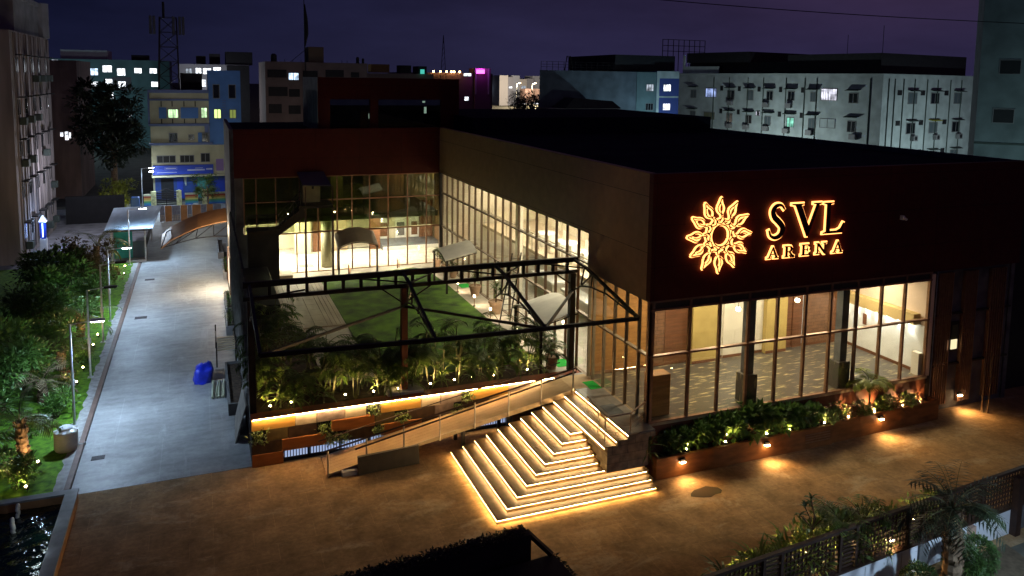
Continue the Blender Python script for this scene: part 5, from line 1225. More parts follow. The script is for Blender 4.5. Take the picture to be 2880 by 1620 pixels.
x, y = fp_(9.25, .55); date_palm('fan_palm', 'smaller palm beside the larger one above the fence', (x, y, .55), .95, 32, 14, 1.05, .1, M_leaf, .09, .75)
x, y = fp_(7.55, .55); fg = thing('frangipani', 'thin bare branched plant with leaf clusters above the fence', 'plant', (x, y, 0)); mb, lm = MB(), MB(); r6 = random.Random(3)
tips = [(x-.45, y+.1, 2.5), (x-.15, y+.2, 2.62), (x+.12, y, 2.1), (x-.6, y+.1, 2.3), (x-.05, y+.3, 2.4)]
mb.tube([(x, y, 0), (x-.05, y, 1.0), (x-.15, y+.1, 1.75)], [.04, .035, .025], 6)
for t_ in tips: mb.tube([(x-.15, y+.1, 1.75), ((x-.15+t_[0])/2+.05, y+.1, (1.75+t_[2])/2), t_], .018, 5); rosette(lm, t_, 9, .24, .07, r6, .2, 1.3)
mb.build('stem', M_bark, fg); lm.build('foliage', M_leafd, fg)
KS2 = Kind(lambda: spotlight((0, .55, 1), 170))
for i, (u_, o_) in enumerate(((5.2, 1.0), (6.4, 1.02), (7.5, 1.02), (8.6, 1.05), (9.6, 1.02), (12.1, 1.0))):
    x, y = fp_(u_, o_); KS2.put((x, y, .57), f'garden spotlight glowing behind the lattice fence, {ORD[i]} from the left', 'spotlights inside the fence', FA+math.pi, 1)
x, y = fp_(9.95, .2)
fl = KW.put((x, y, 1.15), 'lit lamp fixed on the lattice fence panel', 'lit wall lamps', FA)
K2 = Kind(lambda: street_lamp(True, 800))
K2.put((19.5, 9.5, -.01), 'unseen street lamp added to light the street side of the screen fence', 'added street lamps outside the fence', R(100))  # lamp out of view, added to light the white fence wall
# street palm, bushes and pavement outside the fence
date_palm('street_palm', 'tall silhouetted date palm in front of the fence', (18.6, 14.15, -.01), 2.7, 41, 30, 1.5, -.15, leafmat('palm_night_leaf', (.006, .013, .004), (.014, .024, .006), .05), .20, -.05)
def round_bush():
    t = thing('round_bush', 'x', 'bush'); r2 = random.Random(81); mb = MB(); stems_mb(r2, .5, 1.0, 6).build('stem', M_stem, t)
    for k in range(2600):
        d = Vector((r2.gauss(0, 1), r2.gauss(0, 1), r2.gauss(0, 1))).normalized(); q = (.78+.25*r2.random())*(1+.10*math.sin(d.x*6)*math.cos(d.y*5+d.z*4))
        p = (d.x*.65*q, d.y*.65*q, max(.04, .68+d.z*.66*q)); leaf(mb, p, d+Vector((r2.random()-.5, r2.random()-.5, r2.random()-.3)), (r2.random()-.5, r2.random()-.5, 1), .085*(.7+.7*r2.random()), .055)
    mb.build('foliage', M_leafd, t); return t
KBu = Kind(round_bush)
for i, (x, y, s, lab) in enumerate(((17.75, 14.4, .80, 'round dark bush left of the street palm'), (19.75, 14.7, .80, 'round dark bush touching the right of the street palm'), (20.45, 14.8, .8, 'round dark bush by the curved kerb'))):
    KBu.put((x, y, -.01), lab, 'round bushes outside the fence', i, s)
kb = MB(); pa = [(22.4+1.3*math.cos(a), 14.2+1.3*math.sin(a)) for a in [R(95-q*10) for q in range(20)]]
ko = tag(MB().hexa([(14, 13.2, -.01), (21.6, 13.6, -.01), (22.3, 14.4, -.01), (22.5, 15.4, -.01), (14, 14.9, -.01)], [(14, 13.2, .09), (21.6, 13.6, .09), (22.3, 14.4, .09), (22.5, 15.4, .09), (14, 14.9, .09)]).build('pavement', mat('verge_soil', (.10, .075, .045), .9, noise=(5, .4))), kind='structure')
# creeper covered gate block in the foreground
gp = thing('gate_block', 'black creeper covered gate block in the foreground at the bottom edge', 'gatehouse', (4, 13.9, 0), None, R(5))
def gbuild(mb, name, m):
    me = bpy.data.meshes.new(name); me.from_pydata(mb.v, [], mb.f); me.materials.append(m); me.update()
    o = bpy.data.objects.new(name, me); col.objects.link(o); o.parent = gp; return o
gbuild(MB().box(-8, 2.34, .45, .76, 0, 4.35), 'wall', M_dark)
gbuild(MB().box(-8, 2.80, -.9, .30, 0, 3.88), 'pier', M_dark)
gbuild(MB().bar((2.34, .70, 4.30), (2.74, .24, 3.90), .09, .09), 'strut', M_black)
r7 = random.Random(15); mb = MB()
for k in range(4200):
    x = -5+7.3*r7.random(); 
    if r7.random() < .62: p = (x, .72+.10*r7.random(), 4.38-1.2*r7.random()**2); d = (r7.random()-.5, .5, r7.random()-.6)
    else: p = (x, .45+.32*r7.random(), 4.34+.05*r7.random()); d = (r7.random()-.5, r7.random()-.5, .15)
    leaf(mb, p, d, (r7.random()-.5, r7.random()-.5, 1), .05+.06*r7.random(), .045)
for k in range(700):
    p = (2.79+.05*r7.random(), -.9+1.2*r7.random(), 3.9-1.6*r7.random()); leaf(mb, p, (1, r7.random()-.5, r7.random()-.3), (0, 0, 1), .11, .06)
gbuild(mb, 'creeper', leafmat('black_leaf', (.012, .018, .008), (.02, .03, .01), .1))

# ================================================================== BUILDINGS ALL AROUND
M_litw = curtain('lit_pane_white', (.86, .92, 1), 1.5); M_litb = curtain('lit_pane_blue', (.55, .75, 1), 1.3); M_lity = curtain('lit_pane_green', (.62, .95, .50), .75); M_litd = curtain('lit_pane_dim', (.75, .85, 1), .28)
M_dpane = mat('dark_pane', (.012, .015, .018), .15, spec=.6); M_wfr = mat('window_frame', (.20, .20, .20), .6)
def window(parent, x0, x1, z0, z1, y, pane, bars=1, name='window', fw=.07):
    """window on a wall whose outside looks toward -y at depth y (parent's axes)"""
    mb = MB(); mb.box(x0, x0+fw, y-.05, y-.002, z0, z1).box(x1-fw, x1, y-.05, y-.002, z0, z1).box(x0+fw, x1-fw, y-.05, y-.002, z0, z0+fw).box(x0+fw, x1-fw, y-.05, y-.002, z1-fw, z1)
    for k in range(bars):
        x = x0+(x1-x0)*(k+1)/(bars+1); mb.box(x-.03, x+.03, y-.045, y-.002, z0+fw, z1-fw)
    w = local(mb, name, M_wfr, parent)
    local(MB().box(x0+fw, x1-fw, y-.02, y-.001, z0+fw, z1-fw), 'pane', pane, w)
    return w
def local(mb, name, m, parent):
    me = bpy.data.meshes.new(name); me.from_pydata(mb.v, [], mb.f); me.materials.append(m); me.update()
    o = bpy.data.objects.new(name, me); col.objects.link(o); o.parent = parent; return o
def hood(parent, x0, x1, z, y, m): return local(MB().hexa([(x0, y-.5, z-.12), (x1, y-.5, z-.12), (x1, y-.002, z), (x0, y-.002, z)], [(x0, y-.5, z-.06), (x1, y-.5, z-.06), (x1, y-.002, z+.08), (x0, y-.002, z+.08)]), 'sunshade', m, parent)

# ---- pale hotel block at the right, turned by 11 degrees
M_pale = mat('pale_stucco', (.40, .46, .45), .8, noise=(.7, .22)); M_stain = mat('stained_hood', (.06, .08, .07), .8)
hb = thing('hotel_block', 'pale grey green block with rows of windows and drain pipes at the right', 'building', (66, 62.3, 0))
ang = math.atan2(5.6, 29.2); hb.rotation_euler = (0, 0, ang)
def hl(mb, n, m, p=None): return local(mb, n, m, p or hb)
# local axes: x = along the short side face (to the right), y = along the long face (away)
hl(MB().box(0, 18.4, 0, 29.9, 0, 15.1), 'wall', M_pale)
hl(MB().box(-.05, 18.5, -.05, 30, 15.102, 15.2), 'coping', M_pale)
hl(MB().box(1, 17.8, 1.0, 13, 15.21, 17.4).box(1, 16, 13.01, 29, 15.21, 16.6), 'roof_shed', M_dark)
hl(MB().box(.6, 12, 18.5, 29.2, 16.602, 17.9), 'roof_shed', M_dark)
hl(MB().box(.3, .5, 23.2, 29.6, 15.21, 16.1).box(.3, .5, 29.3, 29.6, 16.101, 17.6), 'parapet', M_pale)
def pipe_side(x): hl(MB().tube([(x, -.06, 4), (x, -.06, 14.7)], .06, 6), 'drain_pipe', M_stain)
def pipe_long(y): hl(MB().tube([(-.06, y, 4), (-.06, y, 14.7)], .06, 6), 'drain_pipe', M_stain)
for x in (1.0, 2.1, 3.7, 5.8, 8.2, 10.3, 12.9, 15.2, 17.8): pipe_side(x)
for y in (23.5, 20.9, 17.9, 15.5, 12.2, 9.6, 8.0, 1.4): pipe_long(y)
def acbox(parent, x, z, y): 
    a = local(MB().bbox(x, x+.8, y-.45, y-.06, z, z+.6, .03), 'air_conditioner', M_wfr, parent)
    local(MB().tube([(x+.4, y-.452, z+.3), (x+.4, y-.47, z+.3)], .22, 12), 'fan_grille', M_dark, a)
for i, x in enumerate((4.7, 9.1, 13.8)):
    for j, z in enumerate((12.0, 8.75, 5.5)):
        window(hb, x, x+1.7, z-.0, z+1.25, 0, M_dpane if (i+j) % 2 else mat('grey_pane', (.10, .13, .14), .3), 1)
        hood(hb, x-.1, x+1.9, z+1.5, 0, mat('yellow_hood', (.32, .30, .02), .7) if (i, j) == (1, 1) else M_stain)
        local(MB().box(x-2.0, x-1.2, -.03, -.002, z+.95, z+1.5), 'vent', M_dark, hb)
        if j == 1: acbox(hb, x+.9, z-.75, 0)
# the long face is drawn in axes turned by 90 degrees
lf = bpy.data.objects.new('long_facade', bpy.data.meshes.new('long_facade')); col.objects.link(lf); lf.parent = hb; lf.rotation_euler = (0, 0, R(-90))
me_ = MB().box(-29.9, 0, -.001, .0, 15.0, 15.1); lf.data.from_pydata(me_.v, [], me_.f); lf.data.materials.append(M_pale)
def win2(y0, y1, z0, z1, pane, bars=1):
    mb = MB(); x0, x1 = -y0, -y1; fw = .06
    mb.box(x0, x0+fw, -.06, -.004, z0, z1).box(x1-fw, x1, -.06, -.004, z0, z1).box(x0+fw, x1-fw, -.06, -.004, z0, z0+fw).box(x0+fw, x1-fw, -.06, -.004, z1-fw, z1)
    for k in range(bars): x = x0+(x1-x0)*(k+1)/(bars+1); mb.box(x-.03, x+.03, -.055, -.004, z0+fw, z1-fw)
    mb.box(x0+fw, x1-fw, -.02, -.003, z0+fw, z1-fw) if False else None
    w = local(mb, 'window', M_wfr, lf)
    local(MB().box(x0+fw, x1-fw, -.03, -.003, z0+fw, z1-fw), 'pane', pane, lf) if False else None
    o = MB().box(x0+fw, x1-fw, -.03, -.003, z0+fw, z1-fw); me = bpy.data.meshes.new('pane'); me.from_pydata(o.v, [], o.f); me.materials.append(pane)
    # panes join their window's mesh so that the tree stays three deep
    w.data.materials.append(pane); bm = bmesh.new(); bm.from_mesh(w.data); n0 = len(bm.faces); bm.from_mesh(me); bm.faces.ensure_lookup_table()
    for f in bm.faces[n0:]: f.material_index = 1
    bm.to_mesh(w.data); bm.free(); bpy.data.meshes.remove(me); return w
M_gp = mat('grey_pane', (.10, .13, .14), .3)
for y0, y1, z0, z1, p in ((27.6, 26.6, 11.95, 13.0, M_gp), (24.95, 23.0, 12.1, 13.3, curtain('curtain_blue', (.42, .55, 1), .42)), (21.2, 20.0, 11.9, 13.1, M_dpane), (18.05, 17.0, 11.9, 13.1, M_gp), (15.0, 14.05, 12.0, 13.1, M_dpane), (11.9, 10.95, 12.05, 13.15, M_dpane), (8.8, 8.05, 12.0, 13.1, M_gp), (7.45, 5.35, 12.2, 13.55, curtain('curtain_white', (.85, .85, 1), .60)), (3.9, 2.8, 12.0, 13.1, M_dpane),
                          (27.6, 26.6, 9.3, 10.2, M_gp), (25.1, 23.2, 9.2, 10.2, mat('olive_pane2', (.14, .15, .09), .4)), (21.2, 20.2, 9.0, 10.2, M_dpane), (18.1, 17.1, 9.05, 10.1, M_dpane), (16.5, 15.85, 10.05, 10.65, emis('lit_vent', (.85, .8, 1), 1.2)), (15.15, 14.2, 8.95, 10.1, M_gp), (11.9, 10.85, 8.95, 10.1, curtain('teal_curtain', (.35, 1, .75), .45)), (8.9, 7.9, 8.95, 10.1, M_gp), (7.4, 5.4, 9.15, 10.2, M_pale), (3.9, 2.85, 8.85, 10.1, M_dpane)):
    win2(y0, y1, z0, z1, p)
mbh = MB()
for y in (27.1, 20.6, 17.5, 14.5, 11.4, 8.4, 3.35):
    for z in (13.45, 10.55): local(MB().hexa([(-y-.8, -.5, z-.1), (-y+.8, -.5, z-.1), (-y+.8, -.004, z), (-y-.8, -.004, z)], [(-y-.8, -.5, z-.04), (-y+.8, -.5, z-.04), (-y+.8, -.004, z+.08), (-y-.8, -.004, z+.08)]), 'sunshade', M_stain, lf)
mbh = MB()
for y in (22.2, 19.3, 16.2, 13.0, 9.9):
    for z in (13.0, 10.1): local(MB().box(-y-.2, -y+.25, -.04, -.004, z, z+.6), 'vent', M_dark, lf)
for y, z in ((20.9, 11.2), (15.3, 11.15), (12.0, 11.2), (20.9, 8.3), (18.2, 8.3), (15.2, 8.3), (12.2, 8.2), (9.0, 8.2), (3.4, 8.1)):
    local(MB().bbox(-y, -y+.8, -.45, -.06, z, z+.6, .03), 'air_conditioner', M_wfr, lf)
# street lamp in the lane behind the hall that lights the block's side
sl = thing('lane_lamp', 'cold street lamp standing in the lane below the pale block', 'street lamp', (72.5, 50, 0))
MB().tube([(72.5, 50, 0), (72.5, 50, 4.6)], [.06, .045], 8).build('pole', M_galv, sl); MB().bbox(72.2, 72.8, 50, 50.6, 4.6, 4.7).build('lamp_head', M_galv, sl)
lamp('beam', 'POINT', (72.5, 50.4, 4.4), 2300, (.75, .95, 1), sl, .2)
lamp('beam', 'POINT', (56.5, 72, 4.5), 1150, (.80, .95, .95), sl, .2); lamp('beam', 'POINT', (69, 106, 5), 1300, (.55, .85, 1), sl, .2)  # bare lights added for the long face and the dark block behind

# ---- grey block at the right edge
rb = thing('grey_block', 'blank dark grey block with square openings at the right edge', 'building', (44.2, 34.4, 0))
rb.rotation_euler = (0, 0, R(-50))
local(MB().box(0, 14, 0, 10, 0, 24), 'wall', mat('grey_green_stucco', (.16, .20, .20), .85, noise=(.8, .25)), rb)
for x0, x1, z0, z1 in ((1.0, 2.15, 14.75, 15.65), (.85, 2.0, 11.8, 12.7), (2.35, 3.4, 17.3, 18.3)):
    window(rb, x0, x1, z0, z1, 0, M_dark, 0, 'opening', .05)
local(MB().box(-.02, 14, -.06, -.002, 10.5, 10.62), 'band', M_stain, rb)
lamp('grey_block_fill', 'POINT', (41.0, 25.5, 7), 420, (.62, .95, 1), sl, .2)  # bare light added to brighten the grey block
# ---- cable across the sky
c0, c1 = Vector((15, 37.0, 18.6)), Vector((44, 26.0, 17.1)); pts = [tuple(c0.lerp(c1, t/16)-Vector((0, 0, .9*math.sin(math.pi*t/16)*.3))) for t in range(17)]
tag(MB().tube(pts, .022, 5).build('overhead_cable', M_dark), 'thin overhead cable crossing the purple sky at the upper right', 'cable')

# ---- dark block behind the hall with two blue bays
md = thing('dark_block', 'dark flat roofed block with two blue bays and roof railings', 'building', (50, 115, 0))
M_slate = mat('slate_wall', (.10, .125, .15), .85, noise=(.5, .3)); M_tealw = mat('teal_grey_wall', (.11, .17, .18), .85, noise=(.5, .2)); M_navy = mat('navy_wall', (.05, .075, .26), .8)
MB().hexa([(49.8, 115, 0), (67.4, 115, 0), (76.5, 135, 0), (59.5, 135, 0)], [(49.8, 115, 15.6), (67.4, 115, 15.6), (76.5, 135, 15.6), (59.5, 135, 15.6)]).build('wall', M_slate, md); MB().box(67.401, 71.2, 114.9, 135, 0, 15.6).build('bay_wall', M_tealw, md)
MB().box(71.201, 75.6, 114.8, 135, 0, 15.8).build('bay_wall', M_navy, md); MB().box(71.2, 71.7, 114.75, 114.798, 0, 15.8).box(71.7, 75.6, 114.75, 114.798, 11.35, 11.6).box(71.7, 75.6, 114.76, 114.798, 14.6, 15.8).build('trim', M_pale, md)
MB().box(63.8, 75.4, 116, 134, 15.81, 18.4).build('roof_shed', M_dark, md)
for x0, x1, z0, z1, p in ((69.2, 70.7, 12.4, 13.6, M_litd), (72.5, 74.0, 12.4, 13.6, M_litw), (69.2, 70.7, 9.2, 10.4, M_dpane), (72.5, 74.0, 9.2, 10.4, curtain('lit_pane_violet', (.72, .75, 1), 1.5))): window(md, x0, x1, z0, z1, 114.9 if x0 < 71 else 114.8, p, 2); 
for o in md.children:
    if o.name.startswith('window'): o.location = Vector((0, 0, 0))-md.location
mb = MB()
for k in range(14): mb.box(50+k, 50.06+k, 115, 115.06, 15.6, 17.0)
for z in (16.1, 16.5, 16.95): mb.box(50, 63.6, 115, 115.05, z, z+.05)
mb.build('roof_railing', M_black, md)
MB().tube([(54.6, 116, 15.6), (55.0, 116, 17.9), (55.6, 116, 17.9), (56.0, 116, 15.6)], .12, 6).build('tank_stand', M_black, md)
lo_ = thing('low_annexe', 'low dark annexe with one bright slit window in front of the dark block', 'building', (57, 108, 0))
MB().box(48.4, 60.5, 108, 113, 0, 9.8).build('wall', mat('dim_plaster', (.11, .09, .085), .85, noise=(.6, .3)), lo_)
for a, w, m in ((48.9, 1.0, M_litd), (53.2, .22, M_litw), (54.6, .4, M_litd), (57.0, 1.5, mat('dull_pane', (.12, .15, .16), .5)), (59.4, .3, M_litd)): MB().box(a, a+w, 107.93, 107.998, 8.0, 9.4).build('window', m, lo_)
MB().hexa([(51, 107.6, 9.82), (60.5, 107.6, 9.82), (60.5, 113, 9.82), (51, 113, 9.82)], [(52.8, 108.6, 11.4), (59.5, 108.6, 10.9), (59.5, 112, 10.9), (52.8, 112, 11.4)]).build('roof', M_dark, lo_)
bf = thing('billboard_frame', 'faint empty billboard lattice on the skyline above the roofs', 'billboard frame', (77, 125, 0))
mb = MB()
for k in range(9): mb.box(78.5+k*1.15, 78.6+k*1.15, 125, 125.1, 15.6, 21.8)
for z in (19.6, 20.6, 21.7): mb.box(78.5, 87.8, 125, 125.1, z, z+.1)
mb.build('lattice', M_dark, bf); MB().box(78, 88.5, 124, 126, 0, 15.55).build('tower_base', M_dark, bf)
for x, y, h, lab in ((61.5, 62, 20.4, 'thin aerial on the sky left of the grey block'), (68.3, 74, 20.2, 'thin aerial rising from the middle of the hotel roof')):
    tag(MB().tube([(x+7, y+3, 15.2), (x+7, y+3, h)], .03, 4).build('aerial', M_dark), lab, 'aerial', 'thin aerials on the hotel roof')

# ---- blue and cream school at the end of the drive
sb = thing('school_building', 'cream and blue school building at the end of the drive', 'building', (0, 95, 0))
M_cream = mat('cream_stucco', (.47, .44, .29), .8, noise=(.8, .15)); M_blue = mat('sky_blue_wall', (.09, .21, .48), .7, noise=(.8, .12)); M_cob = mat('cobalt_board', (.015, .05, .42), .5, noise=(1, .1)); M_lblue = mat('slate_blue_trim', (.14, .18, .33), .7)
YS = 95
MB().box(-5.2, .8, YS, 106, 4.2, 12.2).box(-5.2, 2.9, YS, 106, 2.9, 4.199).box(-5.2, 2.9, YS+1.5, 106, 0, 2.899).box(.801, 2.9, YS, 106, 4.2, 6.2).build('wall', M_cream, sb)
MB().box(.75, 4.2, YS+.05, 103, 6.21, 14.55).build('tower_wall', M_blue, sb)
MB().box(-5.35, .85, YS-.3, YS-.001, 12.0, 12.35).box(-5.35, .85, YS-.15, YS-.001, 11.15, 11.35).box(-5.35, .85, YS-.25, YS-.001, 8.35, 8.62).box(-5.35, 1.1, YS-.25, YS-.001, 6.25, 6.5).box(-5.4, -5.21, YS-.1, YS+.4, 8.4, 12.0).box(.3, .74, YS-.08, YS-.001, 6.51, 8.34).build('trim_band', M_lblue, sb)
for b_ in ((-4.3, -3.55, YS-.06, YS-.002, 9.2, 10.4), (-2.1, -.3, YS-.06, YS-.002, 9.2, 10.4), (-.4, .28, YS-.06, YS-.002, 6.51, 7.6)): MB().box(*b_).build('wall_panel', M_blue, sb)
for x in (-4.05, -2.95, -1.75, -.6): MB().box(x-.05, x+.05, YS-.05, YS-.002, 10.5, 11.1).build('pilaster', M_dark, sb); MB().box(x-.05, x+.05, YS-.05, YS-.002, 8.65, 9.15).build('pilaster', M_dark, sb)
def sw(x0, x1, z0, z1, p, b=1, y=YS):
    w = window(sb, x0, x1, z0, z1, y, p, b); w.location = -sb.location; return w
sw(-3.42, -2.3, 9.2, 10.25, M_lity); sw(-.02, .65, 9.2, 10.42, M_lity); sw(-3.4, -2.5, 6.55, 7.6, M_dpane); sw(-1.4, -.8, 6.75, 7.4, M_dpane); sw(0.0, .7, 6.55, 7.6, M_dpane, 1, YS-.08)
sw(-4.7, -2.75, 4.25, 5.1, M_dark, 2); sw(-2.35, -.85, 4.25, 5.1, M_dark, 2); sw(-.2, .8, 4.25, 5.3, M_dark)
sw(1.25, 2.0, 11.4, 13.0, M_dpane, 0, YS+.05); sw(2.9, 3.7, 11.4, 13.0, M_dpane, 0, YS+.05); sw(1.3, 2.1, 9.15, 10.25, emis('lit_pane_yellow', (.72, .95, .30), .8), 1, YS+.05); sw(2.95, 3.7, 9.15, 10.2, emis('dim_olive', (.4, .5, .12), .25), 1, YS+.05)
for z in [8.4+.26*k for k in range(12)]: pass
mb = MB()
for k in range(12): mb.box(2.22, 2.62, YS-.02, YS+.049, 8.3+.26*k, 8.38+.26*k)
mb.build('ladder_louvre', M_lblue, sb)
MB().box(1.4, 2.2, YS-.03, YS-.002, 3.25, 4.6).build('notice_panel', mat('lilac_panel', (.28, .18, .38), .7), sb)
bd = MB().box(-5.1, 1.1, YS-.3, YS-.003, 2.98, 4.02).build('sign_board', M_cob, sb)
mb = MB().box(-3.9, -2.65, YS-.315, YS-.301, 3.52, 3.54).box(-3.9, -2.65, YS-.315, YS-.301, 3.82, 3.84).box(-3.9, -3.88, YS-.315, YS-.301, 3.54, 3.82).box(-2.67, -2.65, YS-.315, YS-.301, 3.54, 3.82).box(-3.8, -2.75, YS-.315, YS-.301, 3.62, 3.72)
mb.box(-1.6, .2, YS-.315, YS-.301, 3.36, 3.52).box(-.8, 0, YS-.315, YS-.301, 3.62, 3.68).box(.35, 1.0, YS-.315, YS-.301, 3.42, 3.6).box(-4.7, -2.7, YS-.315, YS-.301, 3.2, 3.26)
mb.build('board_marking', mat('board_white', (.40, .42, .60), .6), bd)
MB().box(-5.2, 2.9, YS-.55, YS-.001, 2.72, 2.9).build('canopy_edge', M_cream, sb)
MB().box(-5.0, 2.85, YS+1.38, YS+1.498, 0, 2.7).build('ground_floor_wall', mat('blue_mural', (.022, .06, .24), .6, noise=(1.2, .25)), sb)
for a, b, z1, m in ((-4.4, -3.1, 2.35, M_dark), (-2.75, -2.1, 2.3, M_cob), (-.6, .5, 2.4, mat('mural_green', (.05, .25, .22), .6, noise=(3, .5))), (1.2, 2.3, 2.2, M_cob)):
    MB().box(a, b, YS+1.33, YS+1.378, .1, z1).build('door' if m is M_dark else 'poster', m, sb)
mb = MB(); 
for k in range(2): mb.tube([(-2.0+.18*k, YS+1.32, 2.55), (-1.92+.10*k, YS+1.32, 2.0), (-1.82+.02*k, YS+1.32, 1.5)], .06, 6)
mb.build('painted_ribbon', M_pale, sb)
# mural wall and gate in front of the school
mw = thing('mural_wall', 'low school compound wall painted with rainbow stripes', 'wall', (0, 91.6, 0))
cols = [('mural_red', (.40, .05, .03)), ('mural_orange', (.50, .24, .06)), ('mural_yellow', (.52, .45, .12)), ('mural_green2', (.10, .33, .13)), ('mural_teal', (.05, .26, .33)), ('mural_blue', (.05, .16, .46))]
for a, b in ((-5.9, -5.15), (.45, 2.35), (-1.85, -.55)):
    for k, (nm_, c) in enumerate(cols): MB().box(a, b, 91.6, 91.75, 1.1-.18*(k+1), 1.1-.18*k).build('stripe', mat(nm_, c, .6), mw)
    MB().box(a-.03, b+.03, 91.57, 91.78, 1.101, 1.3).build('coping', M_cream, mw)
for x in (-4.95, -2.45, .1, 2.6): MB().box(x-.25, x+.25, 91.5, 91.85, 0, 1.62).build('pillar', mat('yellow_pillar', (.50, .48, .24), .7, noise=(4, .5)), mw)
sg = thing('school_gate', 'dark arched double gate of the school with horizontal bars', 'gate', (-3.7, 91.65, 0))
mb = MB()
for k in range(7): mb.box(-4.68, -2.72, 91.64, 91.68, .1+k*.2, .2+k*.2)
mb.tube([(-4.65, 91.66, 1.45), (-4.2, 91.66, 1.65), (-3.7, 91.66, 1.85), (-3.2, 91.66, 1.65), (-2.75, 91.66, 1.45)], .04, 5).box(-3.74, -3.66, 91.63, 91.69, 0, 1.85)
mb.build('bar', M_black, sg)
lamp('school_beam', 'POINT', (-5.2, 92.6, 2.6), 30, (.8, .92, 1), sb, .1)
fl_ = MB().bbox(-5.35, -5.0, 93.1, 93.3, 3.5, 3.62).build('flood_light', M_cold, sb)
lamp('school_fill', 'POINT', (-.5, 81.9, 5.0), 210, (.95, .95, .8), gt, .15)  # bare light added behind the gate to brighten the school front
# mobile mast on the school roof
cm = thing('mobile_mast', 'dark lattice mobile mast with antennas on the school roof', 'mast', (-3.2, 97, 12.2))
mb = MB(); C4 = [(-4.3, 96), (-2.2, 96), (-2.2, 98), (-4.3, 98)]; T4 = [(-4.0, 96.3), (-2.3, 96.3), (-2.3, 97.8), (-4.0, 97.8)]
L4 = lambda i, t: (C4[i][0]+(T4[i][0]-C4[i][0])*t, C4[i][1]+(T4[i][1]-C4[i][1])*t, 12.2+8.1*t)
for i in range(4):
    mb.bar(L4(i, 0), L4(i, 1), .12)
    for k in range(5):
        t0, t1 = k/5, (k+1)/5; j = (i+1) % 4; mb.bar(L4(i, t0), L4(j, t1), .05); mb.bar(L4(j, t0), L4(i, t1), .05); mb.bar(L4(i, t1), L4(j, t1), .05)
mb.build('lattice', M_black, cm)
MB().tube([(-3.6, 97, 20.2), (-3.6, 97, 22.0)], .14, 8).build('pole', M_black, cm)
for x in (-4.9, -4.55, -1.95, -1.6, -2.6): MB().bbox(x-.14, x+.14, 96.1, 96.35, 18.4, 20.4, .03).build('antenna', mat('antenna_grey', (.06, .06, .07), .6), cm)
hut = MB().bbox(-2.1, .2, 97.5, 100, 12.21, 14.2); tag(hut.build('roof_hut', M_dark), 'black hut on the school roof beside the mast', 'hut')

# ---- left apartment block beside the garden
lb = thing('apartment_block', 'tall weathered apartment block with ledges and pipes at the left', 'building', (-12.5, 66, 0))
M_lbw = mat('mauve_stucco', (.26, .235, .23), .85, noise=((1, 1.2, .12), .35), c2=(.36, .32, .31))
MB().box(-30, -12.5, 66, 81.3, 0, 17).build('wall', M_lbw, lb)
MB().box(-28, -12.9, 70, 81.0, 17.01, 19.6).tube([(-13.2, 80.6, 17.01), (-13.2, 80.6, 20.0)], 1.0, 14).box(-28, -12.7, 69.6, 81.3, 19.61, 19.95).build('setback_storey', mat('grey_block_wall', (.20, .20, .21), .8, noise=(.8, .25)), lb)
mb = MB(); rl = random.Random(21)
for k in range(24): y = 66.3+k*.64; mb.box(-12.49, -12.40-.16*(k % 3 == 0), y, y+.10+.22*(k % 4 == 0), .4, 16.9)
mb.build('rib', M_lbw, lb)
for j in range(5):
    for i in range(5):
        y = 67+i*2.9; z = 1.6+j*3.1
        w = MB().box(-12.52, -12.42, y+.3, y+1.2, z, z+1.1).build('window', M_dpane, lb); MB().box(-12.40, -11.95, y+.1, y+1.4, z+1.25, z+1.33).build('ledge', M_dark, w)
        if rl.random() < .5: MB().bbox(-12.4, -11.95, y+.4, y+1.1, z-.75, z-.2, .03).build('air_conditioner', M_stain, lb)
for z in (3.5, 8.1): MB().box(-15.2, -14.0, 65.95, 66.04, z, z+.6).build('vent', M_dark, lb)
gpl = thing('gate_pillar', 'white pillar with a vertical blue white light at the foot of the left block', 'pillar', (-11.85, 71, 0))
MB().bbox(-12.1, -11.6, 70.75, 71.2, 0, .95).build('base', M_white, gpl); MB().box(-12.05, -11.65, 70.8, 71.15, .951, 2.3).build('shaft', M_cob, gpl)
MB().hexa([(-12.15, 70.7, 2.301), (-11.55, 70.7, 2.301), (-11.55, 71.25, 2.301), (-12.15, 71.25, 2.301)], [(-11.87, 70.95, 2.8), (-11.83, 70.95, 2.8), (-11.83, 71, 2.8), (-11.87, 71, 2.8)]).build('cap', M_white, gpl)
MB().box(-11.87, -11.83, 70.76, 70.799, 1.1, 2.2).build('light_strip', emis('blue_white_strip', (.5, .7, 1), 6), gpl)
lamp('beam', 'POINT', (-11.3, 70.3, 2.6), 80, (.42, .60, 1), gpl, .1); lamp('beam', 'POINT', (-9.2, 74, 6.0), 420, (.80, .80, .95), gpl, .1)  # the second is a bare light added to brighten the left block
lamp('car_glow', 'POINT', (-14.6, 66.6, 1.9), 30, (.25, .4, 1), gpl, .1)
cw_ = MB().box(-11.9, -7.0, 82.6, 82.8, 0, 2.6); tag(cw_.build('compound_wall', M_dark), 'black compound wall beyond the yard beside the left block', 'wall')

